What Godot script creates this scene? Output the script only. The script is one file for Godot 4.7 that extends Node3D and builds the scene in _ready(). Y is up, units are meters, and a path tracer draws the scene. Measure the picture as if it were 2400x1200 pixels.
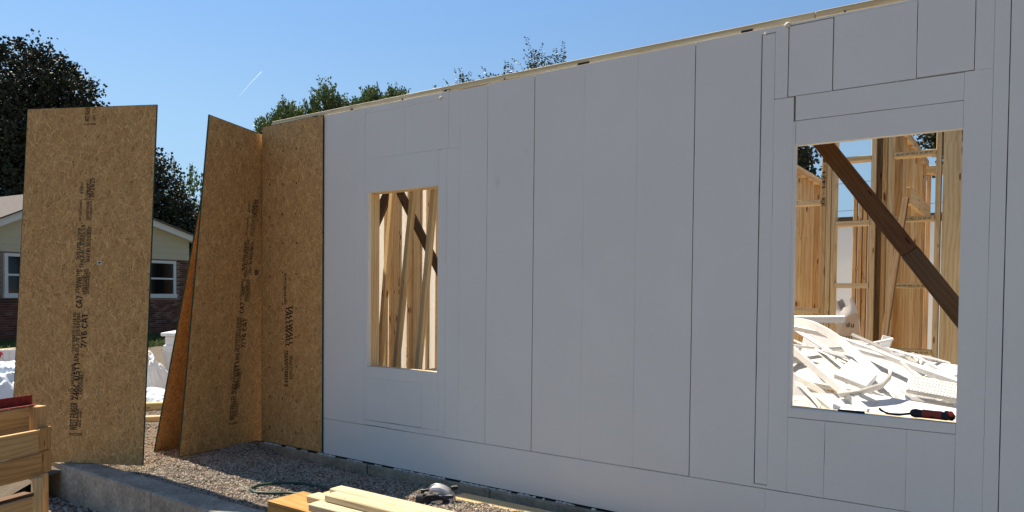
extends Node3D
# A house under construction: a foam-clad wall with two window openings, loose sheathing sheets, gravel,
# lumber, and the neighbour's brick house behind. The wall's outer face is z = 0, x runs along it.

var rng := RandomNumberGenerator.new()
var noise := FastNoiseLite.new()
var used := {}
var M := {}


# ---------------------------------------------------------------- naming and nodes
func named(parent: Node, called: String) -> String:
	var key := str(parent.get_instance_id()) + called
	var n: int = used.get(key, 0)
	used[key] = n + 1
	return called if n == 0 else "%s_%03d" % [called, n]


func tag(o: Node, label: String, category: String, group := "") -> Node:
	o.set_meta("label", label)
	o.set_meta("category", category)
	if group:
		o.set_meta("group", group)
	return o


func thing(called: String, label: String, category: String, at := Vector3.ZERO, group := "") -> Node3D:
	var o := Node3D.new()
	o.name = named(self, called)
	o.position = at
	add_child(o, true)
	tag(o, label, category, group)
	return o


func part(parent: Node, called: String, mesh: Mesh, mat: Material, at := Transform3D.IDENTITY) -> MeshInstance3D:
	var o := MeshInstance3D.new()
	o.name = named(parent, called)
	o.mesh = mesh
	o.material_override = mat
	o.transform = at
	parent.add_child(o, true)
	return o


func structure(called: String, mesh: Mesh, mat: Material) -> MeshInstance3D:
	var o := part(self, called, mesh, mat)
	o.set_meta("kind", "structure")
	return o


# ---------------------------------------------------------------- shapes
# a face given by its points in any order round it; wound so that it faces along out
func face(st: SurfaceTool, pts: Array, uvs: Array, out: Vector3) -> void:
	var n: Vector3 = (pts[1] - pts[0]).cross(pts[2] - pts[0])
	var flip := n.dot(out) > 0.0
	n = n.normalized() * (1.0 if flip else -1.0)
	for k in range(1, pts.size() - 1):
		for i in ([0, k + 1, k] if flip else [0, k, k + 1]):
			st.set_normal(n)
			st.set_uv(uvs[i])
			st.add_vertex(pts[i])


func box_into(st: SurfaceTool, size: Vector3, bev: float, uvo: Vector2, at := Transform3D.IDENTITY) -> void:
	var h := size / 2.0
	var L := size.max_axis_index()
	var o1 := (L + 1) % 3
	var o2 := (L + 2) % 3
	var uv := func(p: Vector3, axis: int) -> Vector2:
		if axis == L:
			return Vector2(p[o1] * 0.3, p[o2]) + uvo
		var o: int = o2 if axis == o1 else o1
		return Vector2(p[L], p[o] + axis * 0.31) + uvo
	var corner := func(s: Vector3, axis: int) -> Vector3:
		var p := Vector3(s.x * (h.x - bev), s.y * (h.y - bev), s.z * (h.z - bev))
		p[axis] = s[axis] * h[axis]
		return p
	for axis in 3:
		var a := (axis + 1) % 3
		var b := (axis + 2) % 3
		for sg in [-1.0, 1.0]:
			var pts := []
			var uvs := []
			for q in [[-1.0, -1.0], [1.0, -1.0], [1.0, 1.0], [-1.0, 1.0]]:
				var s := Vector3.ZERO
				s[axis] = sg
				s[a] = q[0]
				s[b] = q[1]
				var p: Vector3 = corner.call(s, axis)
				uvs.append(uv.call(p, axis))
				pts.append(at * p)
			var n := Vector3.ZERO
			n[axis] = sg
			face(st, pts, uvs, at.basis * n)
	if bev <= 0.0:
		return
	for axis in 3:
		var a := (axis + 1) % 3
		var b := (axis + 2) % 3
		for sa in [-1.0, 1.0]:
			for sb in [-1.0, 1.0]:
				var s0 := Vector3.ZERO
				s0[a] = sa
				s0[b] = sb
				s0[axis] = -1.0
				var s1 := s0
				s1[axis] = 1.0
				var raw := [corner.call(s0, a), corner.call(s1, a), corner.call(s1, b), corner.call(s0, b)]
				var uvs := raw.map(func(p): return uv.call(p, a))
				var n := Vector3.ZERO
				n[a] = sa
				n[b] = sb
				face(st, raw.map(func(p): return at * p), uvs, at.basis * n)
	for sx in [-1.0, 1.0]:
		for sy in [-1.0, 1.0]:
			for sz in [-1.0, 1.0]:
				var s := Vector3(sx, sy, sz)
				var raw := [corner.call(s, 0), corner.call(s, 1), corner.call(s, 2)]
				face(st, raw.map(func(p): return at * p), raw.map(func(p): return uv.call(p, 0)), at.basis * s)


func box(size: Vector3, bev := 0.0025) -> ArrayMesh:
	var st := SurfaceTool.new()
	st.begin(Mesh.PRIMITIVE_TRIANGLES)
	box_into(st, size, minf(bev, size[size.min_axis_index()] * 0.3), Vector2(rng.randf() * 3.0, rng.randf()))
	return st.commit()


# a box from one corner to the opposite one
func block(parent: Node, called: String, mat: Material, a: Vector3, b: Vector3, bev := 0.0025) -> MeshInstance3D:
	return part(parent, called, box((b - a).abs(), bev), mat, Transform3D(Basis.IDENTITY, (a + b) / 2.0))


# a board from a to b, its width lying along side
func beam(parent: Node, called: String, mat: Material, a: Vector3, b: Vector3, width: float, thick: float, side: Vector3, bev := 0.0025) -> MeshInstance3D:
	var x := (b - a).normalized()
	var z := (side - x * side.dot(x)).normalized()
	return part(parent, called, box(Vector3(a.distance_to(b), thick, width), bev), mat, Transform3D(Basis(x, z.cross(x), z), (a + b) / 2.0))


# a tube along points, radii may vary
func tube_into(st: SurfaceTool, pts: Array, radii: Array, sides := 8, caps := true) -> void:
	var rings := []
	var up := Vector3.UP
	for i in pts.size():
		var d: Vector3 = (pts[mini(i + 1, pts.size() - 1)] - pts[maxi(i - 1, 0)]).normalized()
		if absf(d.dot(up)) > 0.95:
			up = Vector3.RIGHT
		var u := d.cross(up).normalized()
		var v := u.cross(d)
		up = v
		var ring := []
		for k in sides:
			var a := TAU * k / sides
			ring.append([pts[i] + (u * cos(a) + v * sin(a)) * radii[i], u * cos(a) + v * sin(a)])
		rings.append(ring)
	var along := 0.0
	for i in pts.size() - 1:
		var step: float = pts[i].distance_to(pts[i + 1])
		for k in sides:
			var j := (k + 1) % sides
			var q := [rings[i][k], rings[i][j], rings[i + 1][j], rings[i + 1][k]]
			var uvs := [Vector2(along, k * 0.05), Vector2(along, k * 0.05 + 0.05), Vector2(along + step, k * 0.05 + 0.05), Vector2(along + step, k * 0.05)]
			var n: Vector3 = (q[1][0] - q[0][0]).cross(q[2][0] - q[0][0])
			for t in ([0, 2, 1, 0, 3, 2] if n.dot(q[0][1]) > 0.0 else [0, 1, 2, 0, 2, 3]):
				st.set_normal(q[t][1])
				st.set_uv(uvs[t])
				st.add_vertex(q[t][0])
		along += step
	if caps:
		for e in [0, pts.size() - 1]:
			var out: Vector3 = pts[0] - pts[1] if e == 0 else pts[-1] - pts[-2]
			face(st, rings[e].map(func(r): return r[0]), rings[e].map(func(r): return Vector2.ZERO), out)


func tube(pts: Array, radii: Array, sides := 8) -> ArrayMesh:
	var st := SurfaceTool.new()
	st.begin(Mesh.PRIMITIVE_TRIANGLES)
	tube_into(st, pts, radii, sides)
	return st.commit()


func smooth_path(ctrl: Array, n: int) -> Array:
	var c := Curve3D.new()
	for i in ctrl.size():
		var t: Vector3 = (ctrl[mini(i + 1, ctrl.size() - 1)] - ctrl[maxi(i - 1, 0)]) / 6.0
		c.add_point(ctrl[i], -t, t)
	var out := []
	for i in n + 1:
		out.append(c.sample_baked(c.get_baked_length() * i / n))
	return out


# an outline in x, y pushed along z, with a chamfered front rim
func plate(outline: Array, z0: float, z1: float, bev := 0.002) -> ArrayMesh:
	var st := SurfaceTool.new()
	st.begin(Mesh.PRIMITIVE_TRIANGLES)
	var c := Vector2.ZERO
	for p in outline:
		c += p / outline.size()
	var n := outline.size()
	var ring := func(i: int, k: int) -> Vector3:
		var p: Vector2 = outline[i % n]
		if k == 0:
			var d: Vector2 = c - p
			p += Vector2(signf(d.x) * minf(bev, absf(d.x)), signf(d.y) * minf(bev, absf(d.y)))
		return Vector3(p.x, p.y, [z1, z1 - bev, z0][k])
	for i in n:
		var mid: Vector2 = (outline[i] + outline[(i + 1) % n]) / 2.0 - c
		var out := Vector3(mid.x, mid.y, 0.0)
		var a: Vector3 = ring.call(i, 0)
		var b: Vector3 = ring.call(i + 1, 0)
		face(st, [Vector3(c.x, c.y, z1), a, b], [c, Vector2(a.x, a.y), Vector2(b.x, b.y)], Vector3.BACK)
		for k in 2:
			var q := [ring.call(i, k), ring.call(i + 1, k), ring.call(i + 1, k + 1), ring.call(i, k + 1)]
			var e: Vector2 = outline[(i + 1) % n] - outline[i]
			var side := Vector3(e.y, -e.x, 0.0)
			if side.dot(out) < 0.0:
				side = -side
			face(st, q, q.map(func(p): return Vector2(p.x + p.z, p.y + p.z)), side + (Vector3.BACK * side.length() if k == 0 else Vector3.ZERO))
		var back := [Vector3(c.x, c.y, z0), ring.call(i, 2), ring.call(i + 1, 2)]
		face(st, back, [c, c, c], Vector3.FORWARD)
	return st.commit()


# a rectangle whose edges wander a little, as cut foam does
func ragged(x0: float, y0: float, x1: float, y1: float, amount: float) -> Array:
	var out := []
	var c := [Vector2(x0, y0), Vector2(x1, y0), Vector2(x1, y1), Vector2(x0, y1)]
	for i in 4:
		var a: Vector2 = c[i]
		var b: Vector2 = c[(i + 1) % 4]
		var d := (b - a).normalized()
		var count := clampi(int(a.distance_to(b) / 0.12), 1, 24)
		for k in count:
			var j := 0.0 if k == 0 else rng.randf_range(-amount, amount)
			if k and rng.randf() < 0.05:
				j += amount * 2.0
			out.append(a.lerp(b, float(k) / count) + Vector2(-d.y, d.x) * j)
	return out


# print: flat lettering fitted between two points, in the parent's own x, y plane
func lettering(parent: Node, words: String, from: Vector2, to: Vector2, cap: float, mat: Material, z: float, bold := false, font := "Droid Sans Mono") -> void:
	var tm := TextMesh.new()
	var f := SystemFont.new()
	f.font_names = ["Droid Sans" if bold and font == "Droid Sans Mono" else font]
	if bold:
		f.font_weight = 700
	tm.font = f
	tm.text = words
	tm.font_size = 24
	tm.pixel_size = 0.01
	tm.depth = 0.0
	tm.curve_step = 2.0
	tm.horizontal_alignment = HORIZONTAL_ALIGNMENT_LEFT
	tm.vertical_alignment = VERTICAL_ALIGNMENT_CENTER
	var box_of := tm.get_aabb()
	var d := to - from
	var sx := d.length() / maxf(box_of.size.x, 0.001)
	var sy := cap / maxf(box_of.size.y, 0.001)
	var a := d.angle()
	var basis := Basis(Vector3(cos(a), sin(a), 0) * sx, Vector3(-sin(a), cos(a), 0) * sy, Vector3.BACK)
	var shift := basis * Vector3(-box_of.position.x, -box_of.position.y - box_of.size.y / 2.0, 0)
	part(parent, "printed_text", tm, mat, Transform3D(basis, Vector3(from.x, from.y, z) + shift))


# ---------------------------------------------------------------- textures
func lin(r: float, g: float, b: float) -> Color:
	return Color(r, g, b).linear_to_srgb()


func mat(color: Color, rough := 0.8, tex: Texture2D = null, scale := Vector3.ONE, tri := 0) -> StandardMaterial3D:
	var m := StandardMaterial3D.new()
	m.albedo_color = color
	m.roughness = rough
	m.metallic_specular = 0.35
	if tex:
		m.albedo_texture = tex
		m.uv1_scale = scale
	if tri:
		m.uv1_triplanar = true
		m.uv1_world_triplanar = tri == 2
	return m


func put_px(d: PackedByteArray, at: int, c: Color) -> void:
	d[at] = int(clampf(c.r, 0, 1) * 255)
	d[at + 1] = int(clampf(c.g, 0, 1) * 255)
	d[at + 2] = int(clampf(c.b, 0, 1) * 255)


func picture(w: int, h: int, d: PackedByteArray) -> ImageTexture:
	return ImageTexture.create_from_image(Image.create_from_data(w, h, false, Image.FORMAT_RGB8, d))


# pressed wood strands: thousands of overlapping flakes
func osb_texture() -> Array:
	var w := 1536
	var h := 768
	var d := PackedByteArray()
	d.resize(w * h * 3)
	var hh := PackedByteArray()
	hh.resize(w * h * 3)
	for i in w * h:
		put_px(d, i * 3, Color(0.60, 0.45, 0.28))
	hh.fill(120)
	var tones := [Color(0.86, 0.69, 0.46), Color(0.80, 0.62, 0.39), Color(0.75, 0.56, 0.34), Color(0.89, 0.74, 0.51), Color(0.70, 0.50, 0.30), Color(0.83, 0.66, 0.43), Color(0.78, 0.60, 0.36)]
	for i in 24000:
		var cx := rng.randf() * w
		var cy := rng.randf() * h
		var late := i > 19500
		var ln := rng.randf_range(10, 34) if late else rng.randf_range(18, 66)
		var wd := rng.randf_range(1.0, 2.6) if late else rng.randf_range(2.2, 7.0)
		var a := rng.randfn(0.0, 0.8)
		var c: Color = tones[rng.randi() % tones.size()]
		c = c.lerp(Color(0.81, 0.63, 0.39), 0.4) * rng.randf_range(0.90, 1.07)
		if rng.randf() < 0.0007 and not late:
			c = Color(0.60, 0.53, 0.41)
			wd *= 1.6
			ln *= 1.5
		elif late and rng.randf() < 0.16:
			c = Color(0.44, 0.29, 0.165)
			ln *= 0.5
		var tilt := rng.randf_range(-30, 30)
		var hbase := rng.randf_range(70, 190)
		var ca := cos(a)
		var sa := sin(a)
		var streak := rng.randi()
		var r := int(ln / 2.0) + 2
		var bx := int(absf(ca) * r + absf(sa) * wd) + 1
		var by := int(absf(sa) * r + absf(ca) * wd) + 1
		for y in range(-by, by + 1):
			for x in range(-bx, bx + 1):
				var u := x * ca + y * sa
				var v := -x * sa + y * ca
				var taper := wd * 0.5 * (1.0 - 0.5 * absf(u) / (ln * 0.5))
				if absf(u) < ln * 0.5 and absf(v) < taper:
					var line := float((int(v * 1.3 + 64) * 7919 + streak) % 97) / 97.0
					var f := 0.93 + 0.12 * line
					if absf(v) > taper - 0.9:
						f *= 0.93
					var at := ((posmod(int(cy) + y, h)) * w + posmod(int(cx) + x, w)) * 3
					put_px(d, at, c * f)
					var hv := int(clampf(hbase + tilt * u / ln, 0, 255))
					hh[at] = hv
					hh[at + 1] = hv
					hh[at + 2] = hv
	return [picture(w, h, d), picture(w, h, hh)]


# sawn softwood: grain along u, knots
func wood_texture(sd: int, knots: int, contrast: float) -> ImageTexture:
	var w := 1024
	var h := 256
	var n := FastNoiseLite.new()
	n.seed = sd
	n.frequency = 0.01
	rng.seed = sd
	var kn := []
	for i in knots:
		kn.append([rng.randf() * w, rng.randf() * h, rng.randf_range(3.0, 7.5)])
	var d := PackedByteArray()
	d.resize(w * h * 3)
	for y in h:
		for x in w:
			var warp := n.get_noise_2d(x * 0.25, y * 0.9) * 26.0
			var v := float(y)
			var dark := 0.0
			for k in kn:
				var dx: float = (x - k[0]) / 2.0
				var dy: float = (y - k[1])
				var rr: float = dx * dx + dy * dy
				var s: float = k[2]
				if rr < s * s * 60.0:
					warp += signf(dy) * s * 2.0 * exp(-rr / (s * s * 9.0))
					dark = maxf(dark, 1.0 - smoothstep(0.5, 1.15, sqrt(rr) / s))
			v += warp
			var ring := 0.5 + 0.5 * sin(v * 0.27 + 2.0 * n.get_noise_2d(x * 0.1, y * 0.3))
			ring = pow(ring, 2.5)
			var fine := n.get_noise_2d(x * 1.2, y * 38.0)
			var broad := n.get_noise_2d(x * 0.35 + 500, y * 0.7)
			var f := 1.0 - contrast * (0.20 * ring + 0.13 * fine + 0.12 * broad)
			var c := Color(0.93 * f, 0.93 * pow(f, 1.5), 0.93 * pow(f, 2.1))
			if dark > 0.0:
				c = c.lerp(Color(0.46, 0.28, 0.15), dark * 0.85)
			put_px(d, (y * w + x) * 3, c)
	return picture(w, h, d)


# even speckle with drifts; colours are multiplied on
func mottle(sd: int, size: int, low: float, high: float, fine: float, coarse: float, mix := 0.5, smudges := 0) -> ImageTexture:
	var a := FastNoiseLite.new()
	a.seed = sd
	a.frequency = fine
	a.fractal_octaves = 3
	var b := FastNoiseLite.new()
	b.seed = sd + 7
	b.frequency = coarse
	var ia := a.get_seamless_image(size, size)
	var ib := b.get_seamless_image(size, size)
	ia.convert(Image.FORMAT_L8)
	ib.convert(Image.FORMAT_L8)
	var da := ia.get_data()
	var db := ib.get_data()
	var d := PackedByteArray()
	d.resize(size * size * 3)
	for i in size * size:
		var t := (da[i] * mix + db[i] * (1.0 - mix)) / 255.0
		var v := int(255.0 * clampf(low + (high - low) * t, 0, 1))
		d[i * 3] = v
		d[i * 3 + 1] = v
		d[i * 3 + 2] = v
	rng.seed = sd
	for k in smudges:
		var cx := rng.randi() % size
		var cy := rng.randi() % size
		var rx := rng.randf_range(2, 11)
		var ry := rng.randf_range(3, 24)
		var tint := Color(0.86, 0.83, 0.77) if k % 3 == 0 else Color(0.93, 0.92, 0.91)
		for y in range(-int(ry), int(ry) + 1):
			for x in range(-int(rx), int(rx) + 1):
				var e := 1.0 - sqrt(pow(x / rx, 2) + pow(y / ry, 2))
				e *= 0.6 + 0.8 * a.get_noise_2d(cx + x * 3, cy + y * 2)
				if e > 0.0:
					var at := (posmod(cy + y, size) * size + posmod(cx + x, size)) * 3
					for ch in 3:
						d[at + ch] = int(d[at + ch] * lerpf(1.0, tint[ch], clampf(e * 1.3, 0, 1)))
	return picture(size, size, d)


func materials() -> void:
	rng.seed = 11
	var osb := osb_texture()
	M.osb = mat(Color(1, 1, 1), 0.75, osb[0], Vector3(1 / 2.5, 1 / 1.25, 1))
	M.osb.heightmap_enabled = true
	M.osb.heightmap_texture = osb[1]
	M.osb.heightmap_scale = 0.06
	M.green_edge = mat(lin(0.008, 0.055, 0.045), 0.7)
	M.ink = mat(lin(0.02, 0.016, 0.014), 0.9)
	M.ink_faint = mat(lin(0.14, 0.09, 0.05), 0.9)
	var w1 := wood_texture(3, 16, 0.38)
	var w2 := wood_texture(9, 9, 0.4)
	var w3 := wood_texture(21, 22, 0.5)
	var ws := Vector3(1 / 2.9, 1 / 0.32, 1)
	M.pine = [mat(lin(0.80, 0.55, 0.27), 0.7, w1, ws), mat(lin(0.82, 0.59, 0.30), 0.7, w2, ws), mat(lin(0.78, 0.51, 0.23), 0.7, w3, ws), mat(lin(0.84, 0.62, 0.33), 0.7, w1, ws)]
	M.pine.append(mat(lin(0.66, 0.39, 0.15), 0.7, w3, ws))
	M.pine.append(mat(lin(0.72, 0.46, 0.20), 0.7, w1, ws))
	M.pine_pale = [mat(lin(0.68, 0.57, 0.36), 0.7, w2, ws), mat(lin(0.70, 0.60, 0.40), 0.7, w1, ws), mat(lin(0.64, 0.52, 0.31), 0.7, w2, ws)]
	M.pine_orange = mat(lin(0.52, 0.29, 0.085), 0.7, w2, Vector3(1 / 1.6, 1 / 0.9, 1))
	M.treated = mat(lin(0.15, 0.075, 0.032), 0.75, w3, ws)
	M.treated_grey = mat(lin(0.13, 0.085, 0.05), 0.8, w1, ws)
	M.batten = mat(lin(0.26, 0.17, 0.09), 0.8, w3, ws)
	M.rail = mat(lin(0.55, 0.45, 0.22), 0.7, w1, ws)
	M.grey_stain = mat(lin(0.30, 0.19, 0.09), 0.8, w3, ws)
	M.foam = mat(lin(0.785, 0.755, 0.69), 0.85, mottle(5, 1024, 0.975, 1.01, 0.09, 0.004, 0.35, 3), Vector3.ONE * 0.32, 2)
	M.foam.backlight_enabled = true
	M.foam.backlight = Color(0.3, 0.29, 0.27)
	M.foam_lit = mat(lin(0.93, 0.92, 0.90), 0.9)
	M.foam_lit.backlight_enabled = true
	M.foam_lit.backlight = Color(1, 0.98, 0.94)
	M.foam_edge = mat(lin(0.80, 0.78, 0.72), 0.9, mottle(6, 256, 0.78, 1.05, 0.2, 0.03, 0.7), Vector3.ONE * 3.0, 1)
	M.foam_scrap = [mat(lin(0.83, 0.83, 0.83), 0.85, mottle(7, 256, 0.88, 1.02, 0.15, 0.02, 0.6), Vector3.ONE * 2.0, 1), mat(lin(0.76, 0.745, 0.695), 0.85, mottle(8, 256, 0.84, 1.02, 0.1, 0.02, 0.5), Vector3.ONE * 2.0, 1)]
	M.foam_ribbed = mat(lin(0.80, 0.79, 0.74), 0.85)
	M.backing = mat(lin(0.66, 0.62, 0.54), 0.9)
	M.gasket = mat(lin(0.015, 0.015, 0.018), 0.8)
	M.concrete = mat(lin(0.50, 0.435, 0.345), 0.85, mottle(31, 512, 0.62, 1.08, 0.05, 0.008, 0.5, 60), Vector3.ONE * 0.9, 2)
	M.concrete_tan = mat(lin(0.42, 0.36, 0.26), 0.85, mottle(33, 512, 0.66, 1.08, 0.05, 0.008, 0.5, 40), Vector3.ONE * 0.9, 2)
	M.floor = mat(lin(0.60, 0.52, 0.40), 0.85, mottle(35, 512, 0.7, 1.05, 0.06, 0.01, 0.5), Vector3.ONE * 0.7, 2)
	M.gravel_base = mat(lin(0.21, 0.165, 0.115), 0.95, mottle(41, 512, 0.45, 1.1, 0.12, 0.01, 0.75), Vector3.ONE * 1.4, 2)
	M.dirt = mat(lin(0.32, 0.258, 0.175), 0.95, mottle(43, 512, 0.55, 1.1, 0.1, 0.01, 0.6), Vector3.ONE * 0.5, 2)
	M.lawn = mat(lin(0.075, 0.10, 0.032), 0.95, mottle(45, 512, 0.5, 1.1, 0.1, 0.01, 0.6), Vector3.ONE * 0.5, 2)
	M.stones = mat(Color.WHITE, 0.85)
	M.stones.vertex_color_use_as_albedo = true
	M.brick = [mat(lin(0.18, 0.07, 0.048), 0.9), mat(lin(0.14, 0.052, 0.038), 0.9), mat(lin(0.21, 0.09, 0.062), 0.9), mat(lin(0.09, 0.045, 0.038), 0.9), mat(lin(0.25, 0.14, 0.105), 0.9)]
	M.mortar = mat(lin(0.30, 0.24, 0.21), 0.95)
	M.siding = mat(lin(0.58, 0.52, 0.38), 0.75)
	M.white_paint = mat(lin(0.76, 0.75, 0.72), 0.6)
	M.shingle = mat(lin(0.17, 0.15, 0.145), 0.95, mottle(51, 256, 0.6, 1.15, 0.12, 0.03, 0.6), Vector3.ONE * 0.8, 2)
	M.pane = mat(Color(0.05, 0.06, 0.07), 0.06)
	M.pane.metallic_specular = 0.6
	M.bark = mat(lin(0.10, 0.075, 0.055), 0.95, mottle(53, 256, 0.5, 1.1, 0.1, 0.02, 0.6), Vector3(1.5, 6, 1))
	M.plastic_bag = mat(lin(0.72, 0.70, 0.66), 0.35)
	M.bag_beige = mat(lin(0.55, 0.46, 0.36), 0.35)
	M.film = mat(lin(0.62, 0.70, 0.76), 0.25)
	M.white_box = mat(lin(0.80, 0.80, 0.80), 0.6)
	M.red_paint = mat(lin(0.36, 0.035, 0.03), 0.55, mottle(55, 256, 0.6, 1.1, 0.05, 0.02, 0.5), Vector3.ONE * 4.0, 1)
	M.red_print = mat(lin(0.55, 0.03, 0.05), 0.5)
	M.black_plastic = mat(lin(0.012, 0.014, 0.017), 0.45)
	M.red_plastic = mat(lin(0.25, 0.035, 0.022), 0.5)
	M.red_button = mat(lin(0.75, 0.06, 0.04), 0.35)
	M.dark_metal = mat(lin(0.05, 0.05, 0.055), 0.4)
	M.silver = mat(lin(0.60, 0.58, 0.56), 0.35)
	M.silver.metallic = 0.55
	M.hose = mat(lin(0.035, 0.075, 0.055), 0.45)
	M.wire = mat(lin(0.03, 0.03, 0.035), 0.7)
	M.cloud = mat(Color(1, 1, 1, 0.22), 0.9)
	M.cloud.backlight_enabled = true
	M.cloud.backlight = Color(1, 1, 1)
	M.cloud.transparency = BaseMaterial3D.TRANSPARENCY_ALPHA


func pine() -> Material:
	return M.pine[rng.randi() % M.pine.size()]


# ---------------------------------------------------------------- trees
func tree(called: String, label: String, group: String, base: Vector3, blobs: Array, leaves: int, leaf: float, tones: Array, back: float, style := "broad") -> void:
	var t := thing(called, label, "tree", base, group)
	var st := SurfaceTool.new()
	st.begin(Mesh.PRIMITIVE_TRIANGLES)
	var top: Vector3 = blobs[0][0]
	var girth := 0.07 + 0.02 * top.y
	var bend := Vector3(rng.randf_range(-0.3, 0.3), 0, rng.randf_range(-0.3, 0.3))
	tube_into(st, [Vector3(0, -0.4, 0), top * 0.33 + bend, top * 0.7, top], [girth * 1.3, girth, girth * 0.6, girth * 0.2], 9)
	for b in blobs:
		var c: Vector3 = b[0]
		var start := top * clampf((c.y - 0.8 * b[1].y) / maxf(top.y, 0.1), 0.25, 0.8)
		tube_into(st, [start, start.lerp(c, 0.5) + Vector3(0, -0.15, 0), c], [girth * 0.5, girth * 0.3, 0.02], 6)
		for k in 5:
			var d := Vector3(rng.randfn(), rng.randfn() * 0.6 + 0.3, rng.randfn()).normalized()
			tube_into(st, [c, c + d * b[1] * 0.85], [0.03, 0.008], 4, false)
	part(t, "trunk", st.commit(), M.bark)
	var vs := PackedVector3Array()
	var ns := PackedVector3Array()
	var cs := PackedColorArray()
	var ix := PackedInt32Array()
	var total := 0.0
	for b in blobs:
		total += b[1].x * b[1].y + b[1].y * b[1].z
	for b in blobs:
		var share: float = (b[1].x * b[1].y + b[1].y * b[1].z) / total
		var count := int(leaves * share)
		var per := 26 if style == "broad" else 16
		for q in maxi(count / per, 1):
			var d := Vector3(rng.randfn(), rng.randfn(), rng.randfn()).normalized()
			var r := rng.randf_range(0.82, 1.08) if rng.randf() < 0.72 else rng.randf_range(0.2, 0.85)
			var bump := 1.0 + 0.22 * noise.get_noise_3dv((base + b[0]) * 7.0 + d * 55.0)
			var c: Vector3 = b[0] + d * b[1] * r * bump
			var tone: Color = tones[rng.randi() % tones.size()]
			tone = tone * rng.randf_range(0.75, 1.2)
			var axis := (d + Vector3(0, 1.6, 0) + Vector3(rng.randfn(), rng.randfn(), rng.randfn()) * 0.25).normalized()
			var reach := rng.randf_range(0.55, 1.15) * (0.55 if style == "upright" and leaf < 0.15 else 1.0)
			var spread := rng.randf_range(0.25, 0.5)
			for k in per:
				var p := c
				var up: Vector3
				if style == "broad":
					p += Vector3(rng.randfn(), rng.randfn() * 0.7, rng.randfn()) * spread * 0.55
					up = (d * 0.5 + Vector3(rng.randfn(), rng.randfn(), rng.randfn()) * 0.8).normalized()
				elif style == "upright":
					p += axis * reach * (float(k) / per - 0.35) + Vector3(rng.randfn(), rng.randfn(), rng.randfn()) * 0.036
					up = (axis + Vector3(rng.randfn(), rng.randfn(), rng.randfn()) * 0.5).normalized()
				else:
					var bow := axis * reach * (float(k) / per) * 0.7 + Vector3(0, -0.18 * pow(float(k) / per, 2), 0)
					p += bow
					var sideways := axis.cross(Vector3.UP).normalized() * (1.0 if k % 2 else -1.0)
					up = (sideways + axis * 0.4 + Vector3(rng.randfn(), rng.randfn(), rng.randfn()) * 0.2).normalized()
				var side := up.cross(Vector3(rng.randfn(), rng.randfn(), rng.randfn())).normalized()
				var ln := leaf * rng.randf_range(0.7, 1.25)
				var wd := ln * (0.42 if style == "broad" else 0.26)
				var n := side.cross(up).normalized()
				var at := vs.size()
				var fold := n * wd * 0.35
				vs.append_array([p, p + up * ln * 0.5 + side * wd + fold, p + up * ln, p + up * ln * 0.5 - side * wd + fold])
				var na := (n + side * 0.3).normalized()
				var nb := (n - side * 0.3).normalized()
				ns.append_array([-n, -nb, -n, -na])
				var cc := tone * rng.randf_range(0.85, 1.15)
				cc.a = 1.0
				cs.append_array([cc, cc, cc, cc])
				ix.append_array([at, at + 1, at + 2, at, at + 2, at + 3])
	var arrays := []
	arrays.resize(Mesh.ARRAY_MAX)
	arrays[Mesh.ARRAY_VERTEX] = vs
	arrays[Mesh.ARRAY_NORMAL] = ns
	arrays[Mesh.ARRAY_COLOR] = cs
	arrays[Mesh.ARRAY_INDEX] = ix
	var am := ArrayMesh.new()
	am.add_surface_from_arrays(Mesh.PRIMITIVE_TRIANGLES, arrays)
	var lm := mat(Color.WHITE, 0.5 if back > 0.0 else 0.62)
	lm.vertex_color_use_as_albedo = true
	if back > 0.0:
		lm.backlight_enabled = true
		lm.backlight = Color(0.46, 0.56, 0.20) * back
	part(t, "crown", am, lm)


# ---------------------------------------------------------------- stones
func stone_mesh(sd: int) -> ArrayMesh:
	rng.seed = sd
	var st := SurfaceTool.new()
	st.begin(Mesh.PRIMITIVE_TRIANGLES)
	var rows := [[0.0, 1.0]]
	var rings := []
	for i in 4:
		var ring := []
		var th := PI * (i + 0.5) / 4.0
		for k in 6:
			var a := TAU * (k + (0.5 if i % 2 else 0.0)) / 6.0
			ring.append(Vector3(sin(th) * cos(a), cos(th) * 0.7, sin(th) * sin(a) * 0.8) * rng.randf_range(0.75, 1.15))
		rings.append(ring)
	for i in 3:
		for k in 6:
			var j := (k + 1) % 6
			var q := [rings[i][k], rings[i][j], rings[i + 1][j], rings[i + 1][k]]
			face(st, [q[0], q[1], q[2]], [Vector2(), Vector2(), Vector2()], q[0] + q[1] + q[2])
			face(st, [q[0], q[2], q[3]], [Vector2(), Vector2(), Vector2()], q[0] + q[2] + q[3])
	for e in [0, 3]:
		face(st, rings[e], rings[e].map(func(r): return Vector2()), Vector3.UP if e == 0 else Vector3.DOWN)
	return st.commit()


func bed(x: float, z: float) -> float:
	var y := -0.042
	y -= 0.042 * (1.0 - smoothstep(0.02, 0.35, z)) * smoothstep(-5.6, -5.0, x)
	y -= 0.025 * smoothstep(-6.0, -9.0, x)
	y += 0.020 * noise.get_noise_2d(x * 60, z * 60) + 0.012 * noise.get_noise_2d(x * 190 + 50, z * 190)
	# the bank falls away past the end of the foundation and at the outer edge
	y -= 0.26 * smoothstep(1.40, 2.2, z)
	return y


func lower(x: float, z: float) -> float:
	return -0.27 + 0.03 * noise.get_noise_2d(x * 50, z * 50)


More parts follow.
